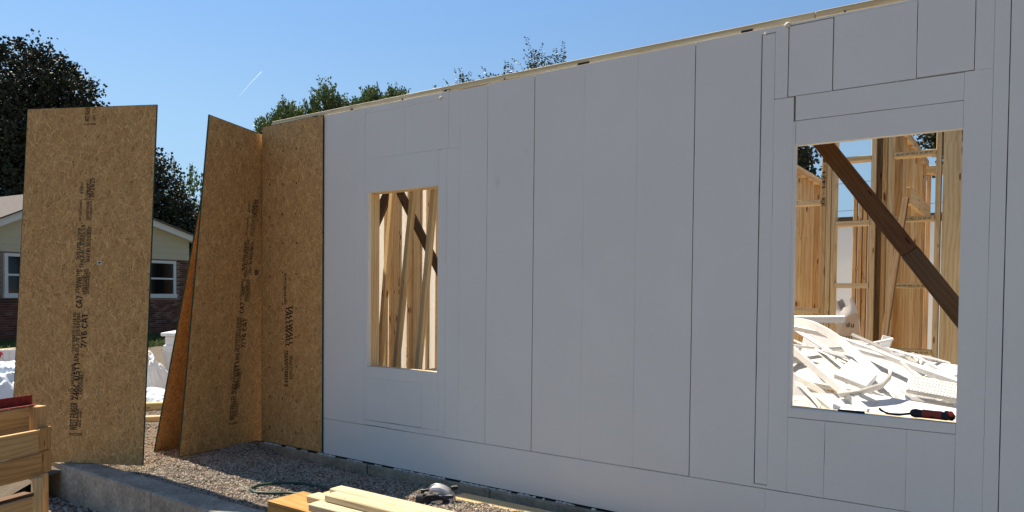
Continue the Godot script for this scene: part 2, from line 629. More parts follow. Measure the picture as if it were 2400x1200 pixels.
func stones(called: String, count: int, area: Rect2, size: Vector2, ground: Callable, sd: int) -> void:
	var kinds := [stone_mesh(sd), stone_mesh(sd + 1), stone_mesh(sd + 2)]
	rng.seed = sd + 9
	for which in 3:
		var mm := MultiMesh.new()
		mm.transform_format = MultiMesh.TRANSFORM_3D
		mm.use_colors = true
		mm.mesh = kinds[which]
		mm.instance_count = count / 3
		for i in count / 3:
			var x := area.position.x + rng.randf() * area.size.x
			var z := area.position.y + rng.randf() * area.size.y
			var s := lerpf(size.x, size.y, pow(rng.randf(), 2.2))
			var b := Basis.from_euler(Vector3(rng.randf_range(-0.6, 0.6), rng.randf() * TAU, rng.randf_range(-0.6, 0.6))).scaled(Vector3(s, s, s))
			var y: float = ground.call(x, z)
			mm.set_instance_transform(i, Transform3D(b, Vector3(x, y + s * rng.randf_range(0.0, 0.35), z)))
			var v := rng.randf_range(0.12, 0.50)
			var warm := rng.randf()
			var c := Color(v, v * lerpf(0.91, 0.80, warm), v * lerpf(0.78, 0.56, warm))
			if rng.randf() < 0.07:
				c = Color(0.25, 0.13, 0.10)
			mm.set_instance_color(i, c)
		var o := MultiMeshInstance3D.new()
		o.name = named(self, called)
		o.multimesh = mm
		o.material_override = M.stones
		add_child(o, true)
		o.set_meta("kind", "stuff")
		tag(o, "loose crushed stone spread over " + ("the raised ground beside the foam wall" if called == "gravel" else "the low ground outside the concrete stem wall"), "gravel")


func sheet_ground(x0: float, x1: float, z0: float, z1: float, nx: int, nz: int, height: Callable) -> ArrayMesh:
	var st := SurfaceTool.new()
	st.begin(Mesh.PRIMITIVE_TRIANGLES)
	st.set_smooth_group(0)
	for i in nx + 1:
		for j in nz + 1:
			var x := lerpf(x0, x1, float(i) / nx)
			var z := lerpf(z0, z1, float(j) / nz)
			st.set_uv(Vector2(x, z))
			st.add_vertex(Vector3(x, height.call(x, z), z))
	for i in nx:
		for j in nz:
			var a := i * (nz + 1) + j
			for k in [a, a + nz + 1, a + 1, a + 1, a + nz + 1, a + nz + 2]:
				st.add_index(k)
	st.generate_normals()
	return st.commit()


# a clear sky: paler low down, brighter towards the sun, deeper away from it
func clear_sky(s: Vector3) -> ImageTexture:
	var w := 512
	var h := 256
	var im := Image.create_empty(w, h, false, Image.FORMAT_RGBAF)
	for j in h:
		var e := PI / 2.0 - PI * (j + 0.5) / h
		for k in w:
			var f := TAU * ((k + 0.5) / w - 0.25)
			var d := Vector3(cos(f) * cos(e), sin(e), sin(f) * cos(e))
			var g := d.dot(s)
			var a := rad_to_deg(maxf(e, 0.0))
			var c := Color(0.277, 0.438, 0.590).lerp(Color(0.150, 0.284, 0.519), smoothstep(4.0, 24.0, a)).lerp(Color(0.045, 0.094, 0.210), smoothstep(20.0, 70.0, a))
			var p := 0.32 + 0.78 * pow((1.0 + g) / 2.0, 2.0) + 0.25 * exp(-acos(clampf(g, -1, 1)) / 0.17)
			im.set_pixel(k, j, Color(c.r * p, c.g * p, c.b * p, 1.0))
	return ImageTexture.create_from_image(im)


# ---------------------------------------------------------------- the scene
func _ready() -> void:
	noise.seed = 4
	noise.frequency = 0.02
	var cam := Camera3D.new()
	cam.name = "camera"
	cam.transform = Transform3D(Basis.from_euler(Vector3.ZERO), Vector3(0, 1.322, 3.946))
	cam.basis = Basis(Vector3.UP, 0.6116874) * Basis(Vector3.RIGHT, -0.0244663) * Basis(Vector3.BACK, 0.0098466)
	cam.projection = Camera3D.PROJECTION_FRUSTUM
	cam.near = 0.1
	cam.far = 2500.0
	cam.size = 0.1 * 1200.0 / 1700.0
	cam.frustum_offset = Vector2(0, 0.1 * 127.903 / 1700.0)
	add_child(cam)
	cam.current = true

	var we := WorldEnvironment.new()
	we.name = "environment"
	var env := Environment.new()
	env.background_mode = Environment.BG_SKY
	env.tonemap_mode = Environment.TONE_MAPPER_LINEAR
	env.tonemap_exposure = 1.9
	var sky := Sky.new()
	var el := deg_to_rad(52.5)
	var az := deg_to_rad(5.5)
	var towards := Vector3(cos(az) * cos(el), -sin(el), sin(az) * cos(el))
	var ps := PanoramaSkyMaterial.new()
	ps.panorama = clear_sky(-towards)
	sky.sky_material = ps
	env.sky = sky
	env.sdfgi_enabled = true
	env.ssao_enabled = true
	env.ssil_enabled = true
	we.environment = env
	add_child(we)

	var sun := DirectionalLight3D.new()
	sun.name = "sun"
	sun.light_energy = 1.6
	sun.light_color = Color(1.0, 0.95, 0.87)
	sun.light_angular_distance = 0.5
	sun.shadow_enabled = true
	add_child(sun)
	sun.look_at_from_position(-towards * 10.0, Vector3.ZERO, Vector3.UP)

	materials()
	ground_and_foundation()
	house_wall()
	loose_sheets()
	inside()
	foam_pile()
	front_lumber()
	tools()
	yard()
	neighbour()
	trees()
	away()


func ground_and_foundation() -> void:
	rng.seed = 100
	structure("ground", sheet_ground(-600, 600, -600, 600, 2, 2, func(_x, _z): return -0.45), M.dirt)
	structure("gravel_bed", sheet_ground(-17, -5.88, -9.0, 2.6, 120, 130, bed), M.gravel_base)
	structure("gravel_bed", sheet_ground(-5.88, 4.0, -0.1, 1.27, 160, 40, bed), M.gravel_base)
	structure("low_ground", sheet_ground(-9.0, 8.0, 1.43, 9.0, 90, 60, lower), M.gravel_base)
	structure("lawn", sheet_ground(-70, -15.5, -40, 20, 20, 20, func(x, z): return -0.17 + 0.004 * sin(x * 3.1 + z)), M.lawn)
	structure("floor", box(Vector3(9.0, 0.2, 12.0), 0.0), M.floor).position = Vector3(-0.93, -0.1, -6.1)
	stones("gravel", 66000, Rect2(-5.9, 0.03, 4.6, 1.24), Vector2(0.004, 0.0125), bed, 200)
	stones("gravel", 24000, Rect2(-11.5, -3.2, 5.6, 4.6), Vector2(0.007, 0.017), bed, 230)
	stones("loose_stone", 14000, Rect2(-7.2, 1.45, 3.4, 1.3), Vector2(0.008, 0.024), lower, 260)

	rng.seed = 301
	var stem := thing("concrete_stem_wall", "low grey concrete foundation wall between the gravel and the front lumber", "foundation wall", Vector3.ZERO)
	block(stem, "concrete_section", M.concrete, Vector3(-5.905, -0.7, 1.255), Vector3(-4.62, 0.0, 1.445), 0.008)
	block(stem, "concrete_section", M.concrete, Vector3(-4.615, -0.7, 1.255), Vector3(2.6, -0.002, 1.445), 0.008)
	var back := thing("concrete_return_wall", "tan concrete wall section under the leaning left sheet, ragged joint at its end", "foundation wall")
	var rag := ragged(-8.2, -0.7, -5.925, -0.004, 0.007)
	part(back, "concrete_section", plate(rag, 1.22, 1.425, 0.006), M.concrete_tan)

	var foot := thing("house_foundation", "grey concrete strip footing showing under the foam wall", "foundation")
	var x := -5.45
	for w in [1.35, 1.18, 1.42, 1.3, 1.9]:
		block(foot, "concrete_section", M.concrete_tan, Vector3(x, -0.6, -0.22), Vector3(x + w - 0.006, -0.015 + rng.randf_range(-0.002, 0.002), 0.024 + rng.randf_range(-0.004, 0.006)), 0.006)
		x += w
	# the dark sill gasket and the crumbs of foam caught along it
	block(foot, "sill_gasket", M.gasket, Vector3(-5.43, -0.0145, -0.16), Vector3(1.7, -0.003, -0.004), 0.002)
	var st := SurfaceTool.new()
	st.begin(Mesh.PRIMITIVE_TRIANGLES)
	var xs := -5.4
	while xs < -0.6:
		xs += rng.randf_range(0.010, 0.022) if rng.randf() < 0.93 else rng.randf_range(0.06, 0.16)
		var s := Vector3(rng.randf_range(0.008, 0.02), rng.randf_range(0.008, 0.017), rng.randf_range(0.006, 0.014))
		box_into(st, s, 0.002, Vector2.ZERO, Transform3D(Basis.from_euler(Vector3(rng.randf(), rng.randf(), rng.randf())), Vector3(xs, -0.014 + s.y * 0.40, 0.010)))
	part(foot, "foam_crumb", st.commit(), M.foam_edge).set_meta("kind", "stuff")


func house_wall() -> void:
	rng.seed = 400
	var w := thing("insulated_wall", "long white foam-panelled house wall with two window openings", "wall")
	# x0, y0, x1, y1, how far the face stands out (mm), raggedness (mm)
	var panels := [
		[-4.634, 0.286, -4.268, 2.738, 0.0, 0.6], [-4.266, 0.286, -4.168, 2.736, 1.5, 0.6],
		[-4.166, 2.69, -3.388, 2.737, 1.0, 1.0], [-4.166, 2.338, -3.75, 2.688, 0.0, 0.8], [-3.7485, 2.338, -3.388, 2.688, 0.5, 0.8],
		[-4.166, 2.082, -3.424, 2.336, 0.8, 0.6], [-4.166, 0.652, -4.131, 2.080, 0.8, 0.4],
		[-4.145, 0.655, -3.405, 0.739, 2.5, 0.5],
		[-4.145, 0.328, -3.930, 0.653, 0.0, 0.5], [-3.9285, 0.330, -3.566, 0.653, 0.6, 0.5], [-3.5645, 0.328, -3.405, 0.653, 0.2, 0.5],
		[-4.166, 0.287, -3.345, 0.325, 0.4, 2.5], [-4.166, 0.327, -4.1465, 0.6505, 0.2, 0.4],
		[-3.4035, 0.327, -3.345, 0.6545, 0.3, 0.5], [-3.422, 0.656, -3.345, 2.334, 0.6, 0.5], [-3.386, 2.336, -3.332, 2.737, 1.6, 0.6],
		[-3.343, 0.287, -3.224, 2.334, 0.0, 0.5], [-3.330, 2.336, -3.224, 2.734, 0.2, 0.5],
		[-3.2228, 0.287, -2.986, 2.730, 0.4, 0.5], [-2.983, 0.287, -2.6075, 2.734, 1.4, 0.8],
		[-2.602, 0.287, -2.236, 2.737, 0.0, 0.6], [-2.2350, 0.287, -1.878, 2.738, 0.5, 0.4], [-1.877, 0.288, -1.5285, 2.737, 0.2, 0.6],
		[-1.523, 0.287, -1.1625, 2.738, 0.8, 0.8],
		[-1.156, 0.308, -1.092, 2.705, -0.5, 1.2], [-1.161, 2.709, -1.088, 2.738, 0.6, 1.2], [-1.161, 0.287, -1.088, 0.304, 0.2, 0.8],
		[-1.0885, 2.358, -1.024, 2.726, 0.9, 0.8], [-1.0895, 0.287, -0.992, 2.355, 0.6, 0.5],
		[-1.019, 2.36, -0.806, 2.724, 0.0, 1.2], [-0.801, 2.361, -0.433, 2.728, 0.7, 0.8], [-0.430, 2.364, -0.200, 2.73, 0.3, 1.2],
		[-1.086, 2.7285, -0.198, 2.740, 0.4, 0.5],
		[-0.980, 2.231, -0.238, 2.357, 1.4, 1.0], [-0.980, 2.102, -0.238, 2.228, 0.6, 0.4],
		[-0.990, 0.731, -0.976, 2.228, 0.6, 0.2],
		[-0.990, 0.684, -0.237, 0.731, 3.0, 0.5],
		[-0.990, 0.287, -0.808, 0.681, 0.0, 0.6], [-0.8065, 0.287, -0.438, 0.681, 0.4, 1.2], [-0.4365, 0.287, -0.238, 0.681, 0.2, 0.6],
		[-0.236, 0.287, -0.127, 2.358, 0.8, 0.5], [-0.197, 2.36, -0.127, 2.738, 0.8, 0.5], [-0.1245, 0.287, -0.066, 2.738, 0.4, 0.5],
		[-0.062, 0.287, 0.35, 2.738, 0.0, 0.8], [0.353, 0.287, 0.75, 2.738, 0.5, 0.8], [0.755, 0.287, 1.15, 2.738, 0.2, 0.8], [1.154, 0.287, 1.60, 2.738, 0.4, 0.8],
		[-4.634, 0.0, -3.036, 0.283, 0.0, 0.5], [-3.0345, 0.0, -1.1, 0.2835, 0.5, 0.5], [-1.0985, 0.0, 0.6, 0.283, 0.2, 0.5], [0.602, 0.0, 1.60, 0.283, 0.2, 0.5]]
	# tight joints: a neighbour closer than 2.6 mm is pushed up to a hairline
	for p in panels:
		for q in panels:
			if q[0] - p[2] > 0.0 and q[0] - p[2] < 0.0026 and q[1] < p[3] and q[3] > p[1]:
				p[2] = q[0] - 0.0007
			if q[1] - p[3] > 0.0 and q[1] - p[3] < 0.0026 and q[0] < p[2] and q[2] > p[0]:
				p[3] = q[1] - 0.0007
	for p in panels:
		part(w, "foam_panel", plate(ragged(p[0], p[1], p[2], p[3], p[5] * 0.0007), -0.036, p[4] * 0.0006, 0.0005), M.foam)
	# sheathing-side foam behind the mounted sheet, at the far end
	block(w, "foam_panel", M.foam, Vector3(-5.425, 0.0, -0.036), Vector3(-4.638, 2.735, -0.002))
	# framing: plates, studs, headers, sills
	var z0 := -0.037
	var z1 := -0.126
	block(w, "top_plate", M.pine_pale[0], Vector3(-5.36, 2.705, z0 + 0.004), Vector3(-2.55, 2.743, z1))
	block(w, "top_plate", M.pine_pale[2], Vector3(-2.545, 2.705, z0 + 0.004), Vector3(1.6, 2.743, z1))
	block(w, "top_plate", M.pine_pale[1], Vector3(-5.33, 2.744, z0 + 0.022), Vector3(-3.4, 2.781, z1))
	block(w, "top_plate", M.pine_pale[0], Vector3(-3.396, 2.744, z0 + 0.022), Vector3(-0.9, 2.781, z1))
	block(w, "top_plate", M.pine_pale[2], Vector3(-0.896, 2.744, z0 + 0.022), Vector3(1.6, 2.781, z1))
	block(w, "bottom_plate", pine(), Vector3(-5.42, 0.0, z0), Vector3(1.6, 0.038, z1))
	for x in [-5.40, -5.0, -4.6, -4.17, -3.365, -2.98, -2.6, -2.2, -1.8, -1.4, -1.10, -0.115, 0.2, 0.6, 1.0, 1.4]:
		block(w, "stud", pine(), Vector3(x - 0.019, 0.04, z0), Vector3(x + 0.019, 2.703, z1))
	for win in [[-4.131, -3.424, 0.739, 2.082, 0.0], [-0.976, -0.237, 0.731, 2.1, 0.06]]:
		var o: float = win[4]
		block(w, "trimmer_stud", M.pine[1], Vector3(win[0] - 0.039 - o, 0.04, z0), Vector3(win[0] - 0.001 - o, win[3] + o, z1))
		block(w, "trimmer_stud", pine(), Vector3(win[1] + 0.001 + o, 0.04, z0), Vector3(win[1] + 0.039 + o, win[3] + o, z1))
		block(w, "window_header", M.pine[3], Vector3(win[0] - 0.039 - o, win[3] + 0.001 + o, z0), Vector3(win[1] + 0.039 + o, win[3] + 0.18 + o, z1))
		block(w, "window_sill", M.pine_pale[1], Vector3(win[0] - 0.001 - o, win[2] - 0.04, z0), Vector3(win[1] + 0.001 + o, win[2] - 0.002, z1))
	# dark gap filler between the studs, and stray beads of foam glue along the joints
	block(w, "membrane", M.backing, Vector3(-5.42, 0.04, -0.044), Vector3(-4.137, 2.70, -0.038), 0.0)
	block(w, "membrane", M.backing, Vector3(-3.418, 0.04, -0.044), Vector3(-0.984, 2.70, -0.038), 0.0)
	block(w, "membrane", M.backing, Vector3(-0.231, 0.04, -0.044), Vector3(1.6, 2.70, -0.038), 0.0)
	for g in [[-3.40, 2.698, 0.013], [-1.027, 2.733, 0.016], [-3.33, 2.738, 0.008], [-0.51, 2.36, 0.006], [-0.47, 2.362, 0.005], [-1.14, 2.708, 0.007]]:
		var sp := SphereMesh.new()
		sp.radius = g[2]
		sp.height = g[2] * 1.7
		sp.radial_segments = 10
		sp.rings = 6
		part(w, "glue_bead", sp, M.foam_edge, Transform3D(Basis.IDENTITY, Vector3(g[0], g[1], 0.003)))
	for k in 11:
		block(w, "nail_mark", M.ink, Vector3(-4.9 + k * 0.5 + rng.randf() * 0.2, 2.744, -0.0148), Vector3(-4.885 + k * 0.5 + rng.randf() * 0.2, 2.755, -0.013), 0.0)


func sheet(called: String, label: String, frame: Transform3D, size: Vector2, group := "") -> Node3D:
	var s := thing(called, label, "wood sheet", Vector3.ZERO, group)
	s.transform = frame
	var t := 0.011
	part(s, "board", box(Vector3(size.x - 0.006, size.y - 0.006, t), 0.0), M.osb, Transform3D(Basis.IDENTITY, Vector3(size.x / 2, size.y / 2, -t / 2)))
	for e in 2:
		block(s, "painted_edge", M.green_edge, Vector3(e * size.x - (0.0 if e == 0 else 0.003), 0.0, -t - 0.0006), Vector3(e * size.x + (0.003 if e == 0 else 0.0), size.y, 0.0008), 0.0)
		block(s, "painted_edge", M.green_edge, Vector3(0.003, e * size.y - (0.0 if e == 0 else 0.003), -t - 0.0003), Vector3(size.x - 0.003, e * size.y + (0.003 if e == 0 else 0.0), 0.0004), 0.0)
	return s


func frame_of(o: Vector3, u: Vector3, v: Vector3) -> Transform3D:
	u = u.normalized()
	var n := u.cross(v).normalized()
	return Transform3D(Basis(u, n.cross(u), n), o)


func grade_print(s: Node3D, dx: float, dy: float) -> void:
	var I: Material = M.ink
	var F: Material = M.ink_faint
	# words, x, from y, to y, letter height, bold
	var lines := [
		["WEST FRASER", 0.516, 0.245, 0.455, 0.042, true], ["24oc", 0.523, 0.476, 0.590, 0.036, true], ["RATED SHEATHING", 0.495, 0.476, 0.747, 0.018, true],
		["U511", 0.527, 0.625, 0.755, 0.034, false], ["APA", 0.520, 0.765, 0.830, 0.034, true], ["PS 2-10 SHEATHING", 0.520, 0.842, 1.139, 0.022, true], ["THICKNESS 0.418 IN", 0.488, 0.842, 1.139, 0.018, false],
		["7/16 CAT", 0.575, 0.872, 1.133, 0.036, false], ["EXPOSURE 1", 0.565, 0.52, 0.69, 0.026, false], ["CA7", 0.522, 1.175, 1.270, 0.040, true],
		["THIS SIDE DOWN", 0.495, 1.543, 1.790, 0.022, true], ["SPACE ALL EDGES 1/8\"", 0.526, 1.486, 1.833, 0.024, true], ["MAY BE REQUIRED", 0.583, 1.532, 1.80, 0.026, true],
		["EXP 1 HUD-UM-40 A", 0.498, 1.85, 2.006, 0.014, true], ["SIZED FOR SPACING", 0.558, 1.852, 2.0, 0.016, false], ["PS 2-10 RATED 24/16", 0.585, 1.852, 2.0, 0.014, false],
		["D7101T", 0.501, 2.059, 2.149, 0.018, true], ["19:27", 0.552, 2.045, 2.14, 0.018, false], ["09/24/25", 0.586, 2.028, 2.178, 0.032, false],
		["STRENGTH", 0.500, 1.29, 1.455, 0.020, true], ["AXIS", 0.523, 1.33, 1.41, 0.016, true], ["RESISTANCE", 0.562, 1.28, 1.45, 0.018, false], ["LS RESISTANCE", 0.586, 1.28, 1.45, 0.020, true],
		["CONSTRUCTION GRADE", 0.553, 0.27, 0.41, 0.012, false], ["PRP-108", 0.575, 0.27, 0.39, 0.012, false]]
	for l in lines:
		var cap: float = l[4]
		lettering(s, l[0], Vector2(l[1] + dx, l[2] + dy), Vector2(l[1] + dx, l[3] + dy), cap * 1.35, I, 0.0012, true)
	# the second, fainter strike of the print
	for l in [lines[7], lines[12], lines[18], lines[8]]:
		lettering(s, l[0], Vector2(l[1] - 0.026 + dx, l[2] + dy - 0.012), Vector2(l[1] - 0.026 + dx, l[3] + dy - 0.012), l[4], F, 0.0009, false)
	# bars across the column, each with its small white-out words, and the arrow of the strength axis
	for b in [[0.485, 0.595, 0.219, 0.016], [0.488, 0.592, 1.466, 0.016], [0.490, 0.610, 2.022, 0.004]]:
		if b[3] > 0.01:
			lettering(s, "do not reprint", Vector2(b[0] + dx, b[2] + dy), Vector2(b[1] + dx, b[2] + dy), b[3] * 1.3, I, 0.0012, true)
		block(s, "printed_bar", I, Vector3(b[0] + dx, b[2] - 0.012 + dy, 0.0008), Vector3(b[1] + dx, b[2] - 0.009 + dy, 0.0012), 0.0)
	block(s, "printed_arrow", I, Vector3(0.5425 + dx, 1.30 + dy, 0.0008), Vector3(0.5455 + dx, 1.42 + dy, 0.0012), 0.0)
	for sg in [-1, 1]:
		beam(s, "printed_arrow", I, Vector3(0.544 + dx, 1.425 + dy, 0.001), Vector3(0.544 + sg * 0.012 + dx, 1.405 + dy, 0.001), 0.003, 0.0006, Vector3.RIGHT, 0.0)


func loose_sheets() -> void:
	rng.seed = 500
	var a := sheet("sheathing_sheet", "upright loose wood-strand sheet standing alone at the far left by the brick house", frame_of(Vector3(-6.315, -0.002, 1.621), Vector3(0.888, 0.007, -0.46), Vector3(-0.041, 0.997, -0.065)), Vector2(1.10, 2.74))
	grade_print(a, 0.0, 0.0)
	lettering(a, "WEST FRASER", Vector2(0.520, 2.625), Vector2(0.520, 2.735), 0.036, M.ink, 0.0012, true)
	lettering(a, "24oc 7/16", Vector2(0.575, 2.63), Vector2(0.575, 2.735), 0.030, M.ink, 0.0012, false)
	lettering(a, "do not reprint", Vector2(0.49, 2.602), Vector2(0.60, 2.602), 0.018, M.ink, 0.0012, true)
	for t in [[0.66, 1.51, 0.75, 1.555]]:
		block(a, "paper_tag", M.film, Vector3(t[0], t[1], 0.0006), Vector3(t[0] + 0.032, t[1] + 0.026, 0.0014), 0.0)
		block(a, "staple", M.ink, Vector3(t[0] + 0.006, t[1] + 0.006, 0.0016), Vector3(t[0] + 0.026, t[1] + 0.020, 0.0022), 0.0)
	var b := sheet("sheathing_sheet", "printed wood-strand sheet leaning on the wall end, nearer of the leaning pair", frame_of(Vector3(-5.463, -0.012, 0.755), Vector3(-0.233, -0.051, -0.971), Vector3(0.05, 0.997, -0.064)), Vector2(1.22, 2.74), "leaning wood-strand sheets")
	grade_print(b, 0.03, -0.01)
	block(b, "paper_tag", M.ink_faint, Vector3(0.67, 1.51, 0.0006), Vector3(0.715, 1.555, 0.0014), 0.0)
	sheet("sheathing_sheet", "orange-brown wood-strand sheet tilted behind the nearer leaning sheet", frame_of(Vector3(-5.858, -0.03, 0.741), Vector3(-0.233, -0.051, -0.971), Vector3(0.481, 2.649, -0.161)), Vector2(1.22, 2.69), "leaning wood-strand sheets")
	var c := sheet("sheathing_sheet", "wood-strand sheet nailed to the left end of the white wall", frame_of(Vector3(-5.43, 0.003, 0.0135), Vector3.RIGHT, Vector3.UP), Vector2(0.794, 2.738))
	lettering(c, "TALLWALL", Vector2(0.350, 1.185), Vector2(0.350, 0.84), 0.046, M.ink, 0.0012, true, "Droid Sans")
	lettering(c, "TALLWALL", Vector2(0.398, 1.195), Vector2(0.398, 0.855), 0.050, M.ink, 0.0012, true, "Droid Sans")
	lettering(c, "TRANSFORMER 8", Vector2(0.337, 0.815), Vector2(0.337, 0.505), 0.052, M.ink, 0.0012, true, "Droid Sans")
	lettering(c, "West Fraser", Vector2(0.402, 0.77), Vector2(0.402, 0.565), 0.050, M.ink, 0.0012, true, "Droid Serif")
	lettering(c, "W-512 09/24 DEV", Vector2(0.322, 1.47), Vector2(0.322, 1.20), 0.030, M.ink, 0.0012, true)
	for r in 10:
		for q in 3:
			var x: float = [0.112, 0.285, 0.462][q] + rng.randf_range(-0.004, 0.004)
			var y := 2.50 - r * 0.262 + rng.randf_range(-0.022, 0.022)
			var st := SurfaceTool.new()
			st.begin(Mesh.PRIMITIVE_TRIANGLES)
			box_into(st, Vector3(0.006, 0.020, 0.002), 0.0, Vector2.ZERO, Transform3D(Basis.IDENTITY, Vector3(x, y, 0.0006)))
			box_into(st, Vector3(0.012, 0.008, 0.002), 0.0, Vector2.ZERO, Transform3D(Basis(Vector3.BACK, rng.randf_range(-0.4, 0.4)), Vector3(x + 0.003, y - 0.004, 0.001)))
			part(c, "nail_mark", st.commit(), M.ink)


func stud_wall(called: String, label: String, group := "") -> Node3D:
	return thing(called, label, "stud wall", Vector3.ZERO, group)


func inside() -> void:
	rng.seed = 600
	# the end wall seen through the left window: foam between studs, inner side
	var e := thing("insulated_wall", "white foam end wall with pine studs, seen through the left window", "wall")
	var z := -0.13
	while z > -5.0:
		var z2 := z - 0.405
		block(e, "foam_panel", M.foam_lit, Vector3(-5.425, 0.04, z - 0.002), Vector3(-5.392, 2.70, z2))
		z = z2
	for zz in [[-0.30, 0], [-0.70, 0], [-1.10, 1], [-1.44, 0], [-1.64, 1], [-1.785, 0], [-1.96, 0], [-2.085, 1], [-2.245, 0], [-2.66, 1], [-3.06, 0], [-3.46, 1], [-3.86, 0], [-4.26, 1], [-4.66, 0]]:
		block(e, "stud", M.pine[zz[1] * 3], Vector3(-5.391, 0.04, zz[0] - 0.014), Vector3(-5.35, 2.70, zz[0] + 0.014))
	block(e, "wide_stud", M.pine[2], Vector3(-5.391, 0.04, -1.60), Vector3(-5.345, 2.70, -1.50))
	block(e, "wide_stud", M.pine[0], Vector3(-5.391, 0.04, -1.925), Vector3(-5.34, 2.70, -1.82))
	block(e, "bottom_plate", pine(), Vector3(-5.39, 0.0, -5.0), Vector3(-5.301, 0.038, -0.13))
	block(e, "top_plate", pine(), Vector3(-5.425, 2.702, -5.0), Vector3(-5.301, 2.74, -0.13))

	# a stack of sheets on the floor, on which the props stand
	var k := thing("sheet_stack", "stack of flat tan boards on the floor under the left window", "lumber stack")
	for i in 9:
		block(k, "board", M.floor, Vector3(-5.29 + rng.randf() * 0.02, i * 0.054, -2.75 + rng.randf() * 0.03), Vector3(-3.42 + rng.randf() * 0.02, i * 0.054 + 0.051, -0.32 + rng.randf() * 0.02))
	# props leaning on the wall plate
	var props := [[Vector3(-4.445, 0.487, -0.42), Vector3(-4.214, 2.60, -0.40), "leftmost leaning pine stud in the left window"], [Vector3(-4.258, 0.487, -0.42), Vector3(-3.97, 2.60, -0.40), "middle leaning pine stud in the left window"], [Vector3(-4.007, 0.487, -0.42), Vector3(-3.753, 2.60, -0.40), "rightmost leaning pine stud in the left window"]]
	for p in props:
		var t := thing("leaning_stud", p[2], "stud", p[0], "studs leaning inside the left window")
		beam(t, "board", [M.pine[3], M.pine_pale[2], M.pine[1]][rng.randi() % 3], Vector3.ZERO, p[1] - p[0], 0.064, 0.038, Vector3(0.94, 0, 0.34))
	# dark treated braces nailed across the inside of the wall
	var br := thing("diagonal_brace", "dark brown treated brace slanting behind the left window", "brace")
	beam(br, "board", M.treated_grey, Vector3(-4.80, 2.695, -0.70), Vector3(-3.36, 0.519, -0.70), 0.068, 0.035, Vector3(1, 0.7, 0))
	var br3 := thing("diagonal_brace", "dark board end at the top left of the left window", "brace")
	beam(br3, "board", M.treated_grey, Vector3(-4.44, 2.56, -0.75), Vector3(-5.28, 1.20, -0.75), 0.10, 0.035, Vector3(1, -0.4, 0))
	var br2 := thing("diagonal_brace", "wide dark brown brace slanting across the right window", "brace")
	var d := Vector3(0.643, -0.9, 0.0).normalized()
	var at := Vector3(-0.92, 2.176, -0.30)
	beam(br2, "board", M.treated, at - d * 0.35, at + d * 0.765, 0.088, 0.037, Vector3(1, 0.7, 0))
	beam(br2, "board", M.treated_grey, at + d * 0.767, at + d * 2.2, 0.091, 0.037, Vector3(1, 0.7, 0))

	# partition parallel to the front wall, seen through the right window
	var p := stud_wall("stud_wall", "pine stud partition facing the right window with short blocks between studs")
	var zf := -2.2
	var zb := -2.289
	for s in [[-1.98, 0], [-1.62, 1], [-1.318, 5], [-1.281, 1], [-1.243, 3], [-0.962, 3], [-0.884, 4], [-0.846, 1], [-0.532, 1], [-0.06, 0], [0.35, 1]]:
		block(p, "stud", M.pine[s[1]], Vector3(s[0], 0.04, zb), Vector3(s[0] + 0.0342, 2.66, zf + rng.randf_range(-0.010, 0.006)))
	block(p, "stud", M.grey_stain, Vector3(-0.924, 0.04, zb - 0.06), Vector3(-0.887, 2.66, zf - 0.05))
	block(p, "wide_stud", M.pine[3], Vector3(-0.486, 0.04, zb), Vector3(-0.32, 2.66, zf - 0.006))
	block(p, "wide_stud", M.pine_pale[2], Vector3(-0.318, 0.04, zb), Vector3(-0.10, 2.66, zf - 0.004))
	block(p, "bottom_plate", pine(), Vector3(-2.3, 0.0, zb), Vector3(0.6, 0.038, zf))
	var blocks := [[-1.62, -1.32, 2.068], [-1.585, -1.32, 1.2], [-1.205, -0.964, 2.385], [-1.205, -0.964, 1.888], [-1.205, -0.964, 1.404], [-0.808, -0.534, 2.386], [-0.808, -0.534, 1.903], [-0.808, -0.534, 1.405], [-0.808, -0.534, 0.91]]
	for b in blocks:
		var m: Node3D = block(p, "block", M.pine[3 if b[0] < -1 else 1], Vector3(b[0], b[2] - 0.019, zb), Vector3(b[1], b[2] + 0.019, zf + 0.012))
		if b[0] > -1.0:
			lettering(m, "KD-HT SPF NO.2  24  KD-HT", Vector2(-0.12, 0.0), Vector2(0.12, 0.0), 0.014, M.ink, (zf + 0.012 - zb) / 2 + 0.0008, true)
	lettering(p, "33 - 1421 - A", Vector2(-1.300, 2.03), Vector2(-1.300, 2.42), 0.022, M.ink, zf + 0.006, true)

	# walls running away from the window, with their plates and studs
	var r := stud_wall("stud_wall", "pine stud wall running back behind the right bays, plate falling away", "stud walls running back inside")
	var q := stud_wall("stud_wall", "pine stud wall running back at the left edge of the right window", "stud walls running back inside")
	for wall in [[r, -0.86, -2.75, -4.75, 2.74], [q, -2.03, -3.5, -5.6, 2.72]]:
		var o: Node3D = wall[0]
		var x: float = wall[1]
		block(o, "top_plate", pine(), Vector3(x - 0.045, wall[4] - 0.038, wall[3]), Vector3(x + 0.045, wall[4], wall[2]))
		block(o, "top_plate", pine(), Vector3(x - 0.045, wall[4] - 0.078, wall[3]), Vector3(x + 0.045, wall[4] - 0.04, wall[2] - 0.05))
		block(o, "bottom_plate", pine(), Vector3(x - 0.045, 0.0, wall[3]), Vector3(x + 0.045, 0.038, wall[2]))
		var zz: float = wall[2] - 0.02
		var i := 0
		while zz > wall[3]:
			block(o, "stud", M.pine[[4, 1, 5, 3, 2, 0, 4, 3][i % 8]], Vector3(x - 0.045, 0.04, zz - 0.0185), Vector3(x + 0.045, wall[4] - 0.08, zz + 0.0185))
			zz -= 0.24 + 0.1 * (i % 2)
			i += 1
	block(r, "door_header", M.pine[0], Vector3(-0.83, 2.12, -4.7), Vector3(-0.79, 2.26, -3.1))
